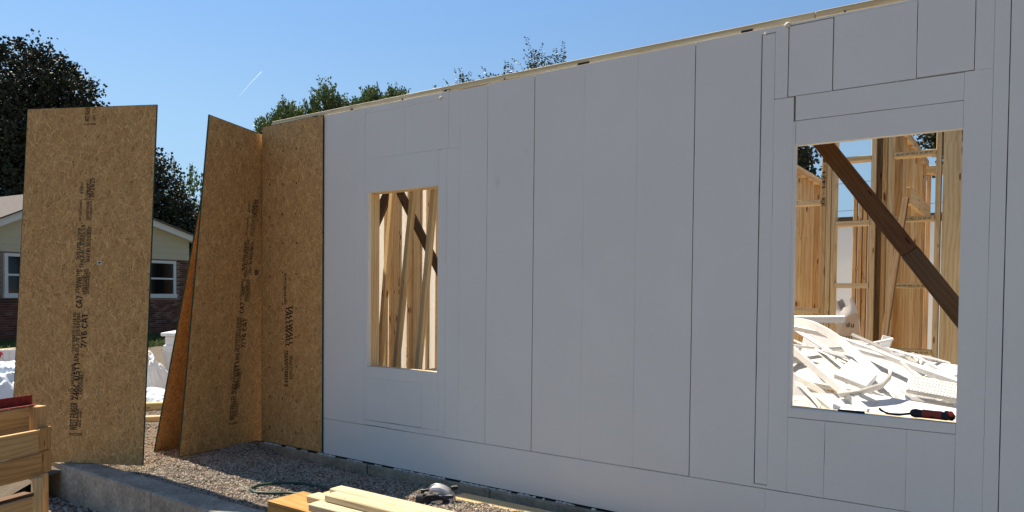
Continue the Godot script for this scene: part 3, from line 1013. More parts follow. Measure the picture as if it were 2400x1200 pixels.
	# a wall crossing behind them
	var c := stud_wall("stud_wall", "pine stud wall crossing behind the right bays of the window")
	for i in 19:
		var xx: float = -0.85 + i * 0.082 + rng.randf_range(-0.012, 0.012)
		var zz: float = -4.84 if i % 2 else -4.95
		block(c, "stud", M.pine[[1, 4, 3, 5][i % 4]], Vector3(xx, 0.04, zz - 0.089), Vector3(xx + 0.037, 2.62, zz))
	block(c, "top_plate", pine(), Vector3(-0.86, 2.622, -5.04), Vector3(0.8, 2.70, -4.84))
	block(c, "bottom_plate", pine(), Vector3(-0.86, 0.0, -5.04), Vector3(0.8, 0.038, -4.84))
	var f := stud_wall("stud_wall", "low run of pine studs behind the opening over the white panel")
	for xx in [-1.575, -1.52, -1.47, -1.415]:
		block(f, "stud", pine(), Vector3(xx, 0.04, -5.09), Vector3(xx + 0.037, 2.52, -5.0))
	block(f, "block", pine(), Vector3(-1.537, 1.62, -5.08), Vector3(-1.521, 1.66, -5.01))
	# far outer walls: foam, with a dark plate
	var fw := thing("insulated_wall", "far white foam wall with a dark top plate beyond the framing", "wall")
	var xf := -5.4
	for i in 8:
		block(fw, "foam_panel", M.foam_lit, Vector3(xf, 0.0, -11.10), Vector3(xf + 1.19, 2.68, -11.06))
		xf += 1.2
	block(fw, "top_plate", M.treated_grey, Vector3(-5.4, 2.685, -11.15), Vector3(4.1, 2.83, -11.04))
	# thin batten leaning in the right bay
	var bt := thing("leaning_batten", "thin weathered batten leaning between studs in the right bay", "batten", Vector3(-0.86, 0.60, -1.95))
	beam(bt, "board", M.batten, Vector3.ZERO, Vector3(0.15, 1.45, -0.15), 0.045, 0.02, Vector3(1, 0, 0.4))
	# bag of dry mix behind the opening
	bag()


func bag() -> void:
	var b := thing("plastic_bag", "white and tan printed plastic bag standing behind the framing", "bag", Vector3(-1.50, 0.0, -4.05))
	rng.seed = 640
	var st := SurfaceTool.new()
	st.begin(Mesh.PRIMITIVE_TRIANGLES)
	st.set_smooth_group(0)
	var nu := 36
	var nv := 26
	for j in nv + 1:
		for i in nu:
			var a := TAU * i / nu
			var t := float(j) / nv
			var y := 0.62 + t * 0.62
			var fat := 0.82 + 0.25 * sin(t * PI) - 0.25 * pow(maxf(t - 0.75, 0.0) * 4.0, 2)
			var crease := 1.0 + 0.07 * noise.get_noise_3d(cos(a) * 90, t * 130, sin(a) * 90) + 0.03 * sin(a * 9.0 + t * 14.0)
			var top := (0.05 * sin(a * 3.0 + 1.0) + 0.02 * sin(a * 7.0)) * smoothstep(0.7, 1.0, t)
			st.set_uv(Vector2(a, t))
			st.add_vertex(Vector3(cos(a) * 0.17 * fat * crease, y + top, sin(a) * 0.12 * fat * crease))
	for j in nv:
		for i in nu:
			var p := j * nu + i
			var q := j * nu + (i + 1) % nu
			for k in [p, q, p + nu, q, q + nu, p + nu]:
				st.add_index(k)
	st.generate_normals()
	part(b, "bag_body", st.commit(), M.plastic_bag)
	# the tan printed panel on its front
	var pr := SurfaceTool.new()
	pr.begin(Mesh.PRIMITIVE_TRIANGLES)
	pr.set_smooth_group(0)
	for j in 19:
		for i in 17:
			var a := PI * (0.06 + 0.80 * i / 16.0)
			var t := 0.04 + 0.72 * j / 18.0 + 0.10 * sin(a * 2.0 + 0.6) * j / 18.0
			var fat := 0.82 + 0.25 * sin(t * PI)
			var crease := 1.012 + 0.07 * noise.get_noise_3d(cos(a) * 90, t * 130, sin(a) * 90) + 0.03 * sin(a * 9.0 + t * 14.0)
			pr.add_vertex(Vector3(cos(a) * 0.17 * fat * crease, 0.62 + t * 0.62, sin(a) * 0.12 * fat * crease + 0.003))
	for j in 18:
		for i in 16:
			var p := j * 17 + i
			for k in [p, p + 1, p + 17, p + 1, p + 18, p + 17]:
				pr.add_index(k)
	pr.generate_normals()
	part(b, "printed_panel", pr.commit(), M.bag_beige)
	lettering(b, "du", Vector2(0.075, 1.035), Vector2(0.145, 1.035), 0.05, M.ink, 0.140, true, "Droid Sans")
	lettering(b, "Com", Vector2(-0.01, 0.915), Vector2(0.13, 0.915), 0.035, M.ink, 0.142, false, "Droid Sans")
	part(b, "pedestal_foam", box(Vector3(0.6, 0.6, 0.5), 0.01), M.foam_scrap[0], Transform3D(Basis.IDENTITY, Vector3(0, 0.31, 0)))


# a bent foam strip swept along points
func strip(path: Array, width: float, thick: float, side: Vector3) -> ArrayMesh:
	var st := SurfaceTool.new()
	st.begin(Mesh.PRIMITIVE_TRIANGLES)
	var pts := smooth_path(path, 28)
	var prev := []
	for i in pts.size():
		var d: Vector3 = (pts[mini(i + 1, pts.size() - 1)] - pts[maxi(i - 1, 0)]).normalized()
		var s := (side - d * side.dot(d)).normalized()
		var n := s.cross(d)
		var w := width * (1.0 + 0.08 * noise.get_noise_1d(i * 40.0))
		var ring := [pts[i] + s * w / 2 + n * thick / 2, pts[i] - s * w / 2 + n * thick / 2, pts[i] - s * w / 2 - n * thick / 2, pts[i] + s * w / 2 - n * thick / 2]
		if prev:
			for k in 4:
				var j := (k + 1) % 4
				var q := [prev[k], prev[j], ring[j], ring[k]]
				var out: Vector3 = (q[0] + q[1] + q[2] + q[3]) / 4.0 - (pts[i] + pts[i - 1]) / 2.0
				face(st, q, [Vector2(), Vector2(), Vector2(), Vector2()], out)
		if i == 0 or i == pts.size() - 1:
			face(st, ring, [Vector2(), Vector2(), Vector2(), Vector2()], -d if i == 0 else d)
		prev = ring
	return st.commit()


func scrap(label: String, mesh: Mesh, m: Material, at := Transform3D.IDENTITY) -> MeshInstance3D:
	var o := part(self, "foam_scrap", mesh, m, at)
	tag(o, label, "foam scrap", "white foam offcuts heaped inside the right window")
	return o


func spot(x: float, z: float) -> String:
	var side := "left of the opening" if x < -1.4 else "by the left jamb" if x < -0.95 else "by the right jamb" if x > -0.45 else "in the middle"
	return ("low in the heap " if z > -0.8 else "high on the heap " if z < -1.3 else "halfway up the heap ") + side


func foam_pile() -> void:
	rng.seed = 700
	var A: Material = M.foam_scrap[0]
	var B: Material = M.foam_scrap[1]
	# anonymous broken sheets that make up the body of the heap
	for i in 52:
		var x := rng.randf_range(-1.45, 0.15) if i < 38 else rng.randf_range(-2.7, -1.4)
		var z := rng.randf_range(-1.95, -0.42)
		var crest := 0.48 + 0.26 * smoothstep(-0.4, -1.7, z) + 0.10 * smoothstep(-0.3, -1.3, x)
		var y := crest * (0.25 + 0.75 * pow(rng.randf(), 0.55)) - 0.05
		var s := Vector3(rng.randf_range(0.16, 0.5), rng.randf_range(0.010, 0.03), rng.randf_range(0.06, 0.24))
		var tip := Vector3(rng.randfn(0.28, 0.28), rng.randf() * TAU, rng.randfn(0.0, 0.22))
		var o := scrap("broken white foam piece in the heap inside the right window", box(s, 0.004), A if i % 3 else B, Transform3D(Basis.from_euler(tip), Vector3(x, y, z)))
		o.set_meta("label", "broken flat piece of white foam " + spot(x, z))
	for i in 90:
		var x := rng.randf_range(-1.4, 0.1)
		var z := rng.randf_range(-1.7, -0.4)
		var y := 0.56 + 0.24 * smoothstep(-0.4, -1.7, z) + 0.10 * smoothstep(-0.3, -1.3, x) + rng.randf_range(-0.03, 0.10)
		var a := rng.randfn(0.3, 0.6)
		var d := Vector3(cos(a), rng.randfn(-0.12, 0.22), sin(a)) * rng.randf_range(0.12, 0.42)
		var lift := Vector3(0, rng.randf_range(-0.03, 0.06), 0)
		var o := scrap("thin broken strip of white foam within the heap behind the right sill", strip([Vector3(x, y, z) - d, Vector3(x, y, z) + lift, Vector3(x, y, z) + d], rng.randf_range(0.012, 0.036), rng.randf_range(0.006, 0.016), Vector3(rng.randfn(), 1.0, rng.randfn())), A if i % 2 else B)
		o.set_meta("label", "thin narrow strip of white foam " + spot(x, z))
	# the pieces one can tell apart
	scrap("long curved foam strip sweeping from upper left down to the right sill", strip([Vector3(-1.36, 1.14, -1.5), Vector3(-1.17, 1.12, -1.35), Vector3(-0.96, 1.02, -1.2), Vector3(-0.74, 0.88, -0.95), Vector3(-0.55, 0.76, -0.65), Vector3(-0.40, 0.70, -0.4)], 0.052, 0.018, Vector3(0.5, 0.7, 0.4)), A)
	scrap("second curved foam strip lying along the long one", strip([Vector3(-1.36, 1.09, -1.55), Vector3(-1.10, 1.05, -1.45), Vector3(-0.80, 0.97, -1.3), Vector3(-0.50, 0.88, -1.1), Vector3(-0.18, 0.80, -0.9)], 0.034, 0.02, Vector3(0.3, 0.8, 0.5)), A)
	scrap("straight foam bar jutting right in front of the bag", strip([Vector3(-1.45, 1.145, -1.7), Vector3(-1.25, 1.150, -1.7), Vector3(-1.035, 1.157, -1.7)], 0.045, 0.05, Vector3(0, 1, 0.2)), A)
	scrap("foam strip slanting down from the left jamb to the sill", strip([Vector3(-1.16, 0.99, -0.75), Vector3(-1.02, 0.90, -0.65), Vector3(-0.82, 0.78, -0.5), Vector3(-0.66, 0.70, -0.33)], 0.042, 0.016, Vector3(0.5, 0.7, 0.5)), A)
	scrap("foam curl bent into a hook near the middle of the sill", strip([Vector3(-0.83, 0.765, -0.45), Vector3(-0.72, 0.79, -0.45), Vector3(-0.62, 0.83, -0.50), Vector3(-0.585, 0.88, -0.56), Vector3(-0.60, 0.92, -0.62)], 0.05, 0.012, Vector3(0.1, 0.6, 0.8)), B)
	scrap("thin foam strip running to the right jamb over the ribbed piece", strip([Vector3(-0.95, 0.98, -1.35), Vector3(-0.70, 0.93, -1.25), Vector3(-0.45, 0.88, -1.1), Vector3(-0.15, 0.79, -0.95)], 0.045, 0.014, Vector3(0.1, 0.5, 0.9)), A)
	var sheet_shape := plate([Vector2(-0.46, -0.24), Vector2(0.30, -0.24), Vector2(0.30, 0.0), Vector2(0.02, 0.085), Vector2(-0.46, 0.11)], 0.0, 0.04, 0.003)
	scrap("large white foam sheet standing on edge at the back of the heap", sheet_shape, A, Transform3D(Basis.from_euler(Vector3(-0.35, -0.12, -0.04)), Vector3(-0.91, 0.90, -1.85)))
	scrap("foam sheet standing at the back left of the heap", plate([Vector2(-0.3, -0.25), Vector2(0.25, -0.25), Vector2(0.25, 0.05), Vector2(-0.3, 0.06)], 0.0, 0.04, 0.003), B, Transform3D(Basis.from_euler(Vector3(-0.45, 0.15, 0.05)), Vector3(-1.30, 0.86, -1.75)))
	scrap("small foam tab poking up above the large back sheet", plate(ragged(-0.035, -0.08, 0.035, 0.06, 0.004), 0.0, 0.03, 0.003), A, Transform3D(Basis.from_euler(Vector3(-0.3, 0.1, -0.25)), Vector3(-0.80, 0.97, -1.93)))
	scrap("triangular white foam sheet leaning inside the left jamb", plate([Vector2(-0.10, -0.20), Vector2(0.14, -0.20), Vector2(-0.02, 0.16), Vector2(-0.10, 0.2)], 0.0, 0.03, 0.003), A, Transform3D(Basis.from_euler(Vector3(-0.6, 0.3, 0)), Vector3(-1.10, 0.76, -0.55)))
	scrap("tilted white foam slab in the middle of the heap", plate([Vector2(-0.09, -0.08), Vector2(0.10, -0.10), Vector2(0.12, 0.01), Vector2(-0.05, 0.08)], 0.0, 0.035, 0.003), A, Transform3D(Basis.from_euler(Vector3(-0.85, 0.2, -0.35)), Vector3(-0.80, 0.86, -0.75)))
	scrap("broad cream foam sheet sloping under the long strips", plate([Vector2(-0.42, -0.18), Vector2(0.40, -0.2), Vector2(0.36, 0.17), Vector2(-0.40, 0.2)], 0.0, 0.03, 0.003), B, Transform3D(Basis.from_euler(Vector3(-1.0, 0.15, -0.18)), Vector3(-0.86, 0.80, -1.25)))
	scrap("flat foam sheet lying against the right jamb", plate([Vector2(-0.25, -0.14), Vector2(0.30, -0.16), Vector2(0.30, 0.14), Vector2(-0.2, 0.13)], 0.0, 0.03, 0.003), A, Transform3D(Basis.from_euler(Vector3(-1.1, -0.1, -0.14)), Vector3(-0.36, 0.79, -1.55)))
	scrap("low white foam sheet along the sill behind the tool", plate([Vector2(-0.35, -0.12), Vector2(0.42, -0.12), Vector2(0.40, 0.11), Vector2(-0.33, 0.14)], 0.0, 0.03, 0.003), A, Transform3D(Basis.from_euler(Vector3(-1.15, 0.05, -0.15)), Vector3(-0.50, 0.68, -0.42)))
	scrap("low cream foam sheet along the sill behind the marker", plate([Vector2(-0.3, -0.12), Vector2(0.3, -0.12), Vector2(0.3, 0.11), Vector2(-0.2, 0.14)], 0.0, 0.03, 0.003), B, Transform3D(Basis.from_euler(Vector3(-1.0, 0.25, 0.05)), Vector3(-0.92, 0.66, -0.48)))
	# the ribbed piece: rows of beads pressed in relief
	var st := SurfaceTool.new()
	st.begin(Mesh.PRIMITIVE_TRIANGLES)
	box_into(st, Vector3(0.44, 0.03, 0.115), 0.004, Vector2.ZERO)
	for i in 28:
		for j in 5:
			box_into(st, Vector3(0.0085, 0.0022, 0.013), 0.0007, Vector2.ZERO, Transform3D(Basis(Vector3.UP, rng.randf_range(-0.2, 0.2)), Vector3(-0.207 + i * 0.0153 + rng.randf_range(-0.002, 0.002), 0.0155, -0.044 + j * 0.022)))
	scrap("white foam piece with a ribbed beaded surface near the right jamb", st.commit(), M.foam_ribbed, Transform3D(Basis.from_euler(Vector3(0.75, -0.1, -0.17)), Vector3(-0.30, 0.80, -0.72)))


func front_lumber() -> void:
	rng.seed = 800
	# boxed plywood on the stem wall and the planks lying over it
	var b := thing("plywood_box", "orange plywood box lying across the stem wall under the pale planks", "plywood box", Vector3(-3.385, 0.0, 1.21))
	part(b, "top_board", box(Vector3(2.4, 0.018, 0.246), 0.002), M.pine_orange, Transform3D(Basis.IDENTITY, Vector3(1.2, 0.151, 0.123)))
	part(b, "front_board", box(Vector3(2.398, 0.138, 0.018), 0.002), M.pine_orange, Transform3D(Basis.IDENTITY, Vector3(1.2, 0.0715, 0.2365)))
	part(b, "back_board", box(Vector3(2.398, 0.138, 0.018), 0.002), M.pine_orange, Transform3D(Basis.IDENTITY, Vector3(1.2, 0.0715, 0.0095)))
	part(b, "end_board", box(Vector3(0.018, 0.138, 0.208), 0.002), M.pine_orange, Transform3D(Basis.IDENTITY, Vector3(0.0115, 0.0715, 0.123)))
	var planks := [
		[-3.195, 0.1975, 1.257, 0.089, 0.0, 0, "pale plank in the lower layer showing its left end beside the bare plywood"],
		[-3.17, 0.1975, 1.166, 0.089, 0.0, 2, "pale plank in the lower layer, rear one with a stepped end"],
		[-3.064, 0.1970, 1.352, 0.089, 0.012, 1, "pale plank in the lower layer nearest the camera"],
		[-3.092, 0.2365, 1.184, 0.089, 0.004, 1, "upper pale plank at the rear of the stack"],
		[-3.024, 0.2360, 1.277, 0.089, 0.0, 0, "upper pale plank at the front of the stack"]]
	for p in planks:
		var t := thing("pine_plank", p[6], "plank", Vector3(p[0], p[1] - 0.019, p[2] + 0.0445), "pale planks stacked on the plywood box")
		var o := part(t, "board", box(Vector3(2.3, 0.038, 0.0885), 0.005), M.pine_pale[p[5]], Transform3D(Basis.IDENTITY, Vector3(1.15, 0, 0)))
		t.rotation.y = p[4]
		for i in 5:
			var kn := CylinderMesh.new()
			kn.top_radius = rng.randf_range(0.002, 0.004)
			kn.bottom_radius = kn.top_radius
			kn.height = 0.0012
			kn.radial_segments = 8
			kn.rings = 1
			part(t, "nail_head", kn, M.dark_metal, Transform3D(Basis.IDENTITY, Vector3(0.05 + i * 0.31 + rng.randf() * 0.1, 0.0192, rng.randf_range(-0.03, 0.03))))
	# plank lying on the gravel along the footing
	var f := thing("pine_plank", "single pale plank lying on the gravel along the house footing", "plank", Vector3(-3.08, -0.060, 0.175))
	part(f, "board", box(Vector3(2.5, 0.038, 0.135), 0.004), M.pine[1], Transform3D(Basis.IDENTITY, Vector3(1.25, 0, 0)))

	# lumber rack at the left edge
	var d := Vector3(-0.28, 0.0, -0.96).normalized()
	var n := Vector3(0.96, 0.0, -0.28)
	var r := thing("lumber_rack", "rough pine board rack cut off by the left edge, red steel on it", "lumber rack", Vector3.ZERO)
	var edge := Vector3(-4.648, 0.503, 2.099)
	var start := edge - d * 1.1
	beam(r, "board", M.pine[5], start + Vector3(0, -0.069, 0), edge + Vector3(0, -0.069, 0), 0.134, 0.03, Vector3.UP)
	beam(r, "board", M.pine[4], start + Vector3(0.012, -0.204, 0), edge + Vector3(0.016, -0.204, -0.008), 0.128, 0.03, Vector3.UP)
	for y in [-0.069, -0.204]:
		beam(r, "cleat", M.pine[4], edge + Vector3(-0.02, y, -0.01), edge + Vector3(-0.02, y, -0.01) + Vector3(-0.06, 0.002, -0.085), 0.130, 0.034, Vector3.UP)
	var back := Vector3(-4.79, 0.62, 2.05)
	beam(r, "board", M.pine[4], back + Vector3(0, -0.075, 0) - d * 1.0, back + Vector3(0, -0.075, 0) - d * 0.05, 0.15, 0.03, Vector3.UP)
	beam(r, "upright", M.pine[5], Vector3(-4.775, 0.40, 2.045), Vector3(-4.775, 0.622, 2.045), 0.06, 0.075, Vector3(0.3, 0, 1.0))
	beam(r, "upright", M.pine[1], Vector3(-4.595, -0.35, 2.12), Vector3(-4.595, 0.24, 2.12), 0.06, 0.05, Vector3(1.0, 0, 0.2))
	beam(r, "upright", M.pine[2], Vector3(-4.66, -0.35, 2.06), Vector3(-4.66, 0.24, 2.06), 0.05, 0.04, Vector3(1.0, 0, 0.2))
	beam(r, "lower_board", M.pine[5], Vector3(-4.545, 0.085, 2.17) - d * 0.8, Vector3(-4.545, 0.085, 2.17), 0.12, 0.03, Vector3.UP)
	beam(r, "lower_board", M.treated, Vector3(-4.60, 0.15, 2.16) - d * 0.8, Vector3(-4.60, 0.15, 2.16), 0.08, 0.02, Vector3(1, 0, 0))
	var s := thing("steel_angle", "faded red steel angle resting on top of the lumber rack", "steel angle")
	var e1 := Vector3(-4.83, 0.652, 2.05)
	beam(s, "web", M.red_paint, e1 - d * 1.0, e1, 0.066, 0.006, Vector3.UP)
	beam(s, "flange", M.red_paint, e1 - d * 1.0 + Vector3(0.028, -0.023, 0), e1 + Vector3(0.028, -0.023, 0.0), 0.05, 0.006, n)


func lathe(profile: Array, sides: int) -> ArrayMesh:
	var st := SurfaceTool.new()
	st.begin(Mesh.PRIMITIVE_TRIANGLES)
	tube_into(st, profile.map(func(p): return Vector3(p[0], 0, 0)), profile.map(func(p): return p[1]), sides)
	return st.commit()


func tools() -> void:
	rng.seed = 900
	# circular saw lying on its side on the gravel
	var s := thing("circular_saw", "silver and black circular saw lying on the gravel behind the planks", "power saw", Vector3(-3.10, -0.075, 0.36))
	s.rotation.y = 0.50
	s.scale = Vector3.ONE * 0.78
	part(s, "base_plate", box(Vector3(0.30, 0.008, 0.15), 0.003), M.dark_metal, Transform3D(Basis.from_euler(Vector3(0.75, 0, 0.1)), Vector3(0.0, 0.035, 0.085)))
	beam(s, "base_edge", M.silver, Vector3(-0.15, 0.082, 0.045), Vector3(0.14, 0.105, 0.045), 0.012, 0.008, Vector3.BACK)
	var g := SurfaceTool.new()
	g.begin(Mesh.PRIMITIVE_TRIANGLES)
	var n := 22
	for i in n:
		var a0 := PI * 0.02 + PI * 0.96 * i / n
		var a1 := PI * 0.02 + PI * 0.96 * (i + 1) / n
		var P := func(a: float, r: float, z: float) -> Vector3: return Vector3(cos(a) * r * 1.15, sin(a) * r, z)
		face(g, [P.call(a0, 0.105, -0.03), P.call(a1, 0.105, -0.03), P.call(a1, 0.105, 0.025), P.call(a0, 0.105, 0.025)], [Vector2(), Vector2(), Vector2(), Vector2()], P.call(a0, 1.0, 0.0))
		face(g, [P.call(a0, 0.105, 0.025), P.call(a1, 0.105, 0.025), P.call(a1, 0.085, 0.038), P.call(a0, 0.085, 0.038)], [Vector2(), Vector2(), Vector2(), Vector2()], P.call(a0, 0.5, 1.0))
		face(g, [P.call(a0, 0.085, 0.038), P.call(a1, 0.085, 0.038), P.call(a1, 0.02, 0.042), P.call(a0, 0.02, 0.042)], [Vector2(), Vector2(), Vector2(), Vector2()], Vector3.BACK)
		face(g, [P.call(a0, 0.105, -0.03), P.call(a1, 0.105, -0.03), P.call(a1, 0.02, -0.032), P.call(a0, 0.02, -0.032)], [Vector2(), Vector2(), Vector2(), Vector2()], Vector3.FORWARD)
	part(s, "blade_guard", g.commit(), M.silver, Transform3D(Basis.from_euler(Vector3(0.25, -0.2, -0.35)), Vector3(0.03, 0.075, -0.02)).scaled_local(Vector3(0.95, 0.85, 1.0)))
	part(s, "guard_rim", tube(range(14).map(func(i): return Vector3(cos(PI * i / 13.0) * 0.128, sin(PI * i / 13.0) * 0.112, 0.0)), range(14).map(func(_i): return 0.006), 6), M.silver, Transform3D(Basis.from_euler(Vector3(0.25, -0.2, -0.35)), Vector3(0.03, 0.078, -0.055)).scaled_local(Vector3(0.95, 0.85, 1.0)))
	part(s, "depth_knob", lathe([[0.0, 0.012], [0.04, 0.012], [0.045, 0.02], [0.065, 0.02], [0.068, 0.014]], 12), M.black_plastic, Transform3D(Basis.from_euler(Vector3(0, PI, -0.25)), Vector3(-0.06, 0.145, 0.05)))
	part(s, "motor", lathe([[0.0, 0.03], [0.004, 0.042], [0.10, 0.045], [0.115, 0.038], [0.12, 0.02]], 16), M.dark_metal, Transform3D(Basis.from_euler(Vector3(0, 0.05, 0.02)), Vector3(-0.17, 0.06, 0.03)))
	part(s, "handle", tube(smooth_path([Vector3(-0.10, 0.07, 0.07), Vector3(-0.06, 0.10, 0.085), Vector3(0.0, 0.105, 0.09), Vector3(0.06, 0.085, 0.08), Vector3(0.11, 0.06, 0.07)], 14), range(15).map(func(_i): return 0.016), 9), M.black_plastic)
	part(s, "blade_nut", lathe([[0.0, 0.02], [0.03, 0.022], [0.05, 0.018], [0.055, 0.01]], 8), M.black_plastic, Transform3D(Basis.from_euler(Vector3(0, 0.0, 0.2)), Vector3(0.115, 0.14, -0.04)))

	# green hose loop on the gravel
	var h := part(self, "garden_hose", tube(smooth_path([Vector3(-3.5, -0.03, 0.72), Vector3(-3.76, -0.03, 0.64), Vector3(-3.95, -0.032, 0.615), Vector3(-4.12, -0.03, 0.645), Vector3(-4.26, -0.03, 0.745), Vector3(-4.30, -0.028, 0.86), Vector3(-4.26, -0.026, 0.955), Vector3(-4.15, -0.026, 0.99), Vector3(-4.05, -0.026, 0.93), Vector3(-3.97, -0.027, 0.86), Vector3(-3.85, -0.028, 0.81), Vector3(-3.6, -0.03, 0.80)], 60), range(61).map(func(_i): return 0.0095), 9), M.hose)
	tag(h, "dark green hose looped on the gravel left of the planks", "hose")

	# oscillating tool on the sill
	var t := thing("oscillating_tool", "black and red oscillating multi-tool lying on the right window sill", "power tool", Vector3(-0.40, 0.735, -0.055))
	var spin := Transform3D(Basis.from_euler(Vector3(0, -0.10, 0.0)), Vector3.ZERO)
	part(t, "body", lathe([[0.0, 0.010], [0.006, 0.017], [0.022, 0.022], [0.045, 0.0195], [0.12, 0.019], [0.155, 0.020], [0.165, 0.017]], 18), M.black_plastic, spin * Transform3D(Basis.IDENTITY, Vector3(-0.03, 0.022, 0)))
	part(t, "grip", lathe([[0.0, 0.016], [0.004, 0.0205], [0.05, 0.0198], [0.084, 0.0205], [0.088, 0.016]], 18), M.red_plastic, spin * Transform3D(Basis.IDENTITY, Vector3(0.02, 0.0235, 0)))
	part(t, "head", lathe([[-0.018, 0.016], [-0.014, 0.024], [0.0, 0.0275], [0.012, 0.024], [0.016, 0.016]], 20), M.black_plastic, spin * Transform3D(Basis.from_euler(Vector3(0, 0, 1.1)), Vector3(0.135, 0.027, 0)))
	part(t, "release_button", lathe([[0.0, 0.014], [0.004, 0.013], [0.007, 0.008]], 16), M.red_button, spin * Transform3D(Basis.from_euler(Vector3(0, -0.75, 0.6)), Vector3(0.145, 0.038, 0.018)))
	part(t, "power_cord", tube(smooth_path([Vector3(-0.03, 0.02, 0), Vector3(-0.07, 0.012, 0.005), Vector3(-0.12, 0.010, 0.004), Vector3(-0.155, 0.018, -0.004), Vector3(-0.168, 0.028, -0.01)], 20), range(21).map(func(i): return 0.0035 if i < 17 else 0.006), 7), M.black_plastic)
	part(t, "power_cord", tube(smooth_path([Vector3(-0.03, 0.016, 0.01), Vector3(-0.08, 0.006, 0.012), Vector3(-0.13, 0.007, 0.01), Vector3(-0.16, 0.022, 0.0)], 18), range(19).map(func(_i): return 0.003), 7), M.black_plastic)
	part(t, "blade", box(Vector3(0.05, 0.002, 0.018), 0.0005), M.silver, spin * Transform3D(Basis.from_euler(Vector3(0, 0.2, -0.4)), Vector3(0.165, 0.012, 0)))
	var m := thing("marker_pen", "black marker pen lying on the right window sill left of the tool", "marker", Vector3(-0.755, 0.7375, -0.045))
	part(m, "barrel", lathe([[0.0, 0.003], [0.004, 0.0058], [0.05, 0.0062], [0.085, 0.0062]], 12), M.black_plastic)
	part(m, "cap", lathe([[0.0, 0.0068], [0.036, 0.0066], [0.039, 0.005]], 12), M.black_plastic, Transform3D(Basis.IDENTITY, Vector3(0.086, 0, 0)))


func crumple(nx: int, nz: int, size: Vector3, sd: float, folds: float) -> ArrayMesh:
	var height := func(x: float, z: float) -> float:
		var ex := 1.0 - pow(absf(x) * 2.0 / size.x, 4.0)
		var ez := 1.0 - pow(absf(z) * 2.0 / size.z, 4.0)
		var h := size.y * clampf(ex, 0, 1) * clampf(ez, 0, 1)
		var ridge := 1.0 - 2.0 * absf(noise.get_noise_3d(x * 110 + sd, z * 110, sd))
		return h * (0.85 + 0.2 * noise.get_noise_3d(x * 40, z * 40, sd)) + folds * ridge * clampf(ex * ez * 2.0, 0, 1)
	return sheet_ground(-size.x / 2, size.x / 2, -size.z / 2, size.z / 2, nx, nz, height)


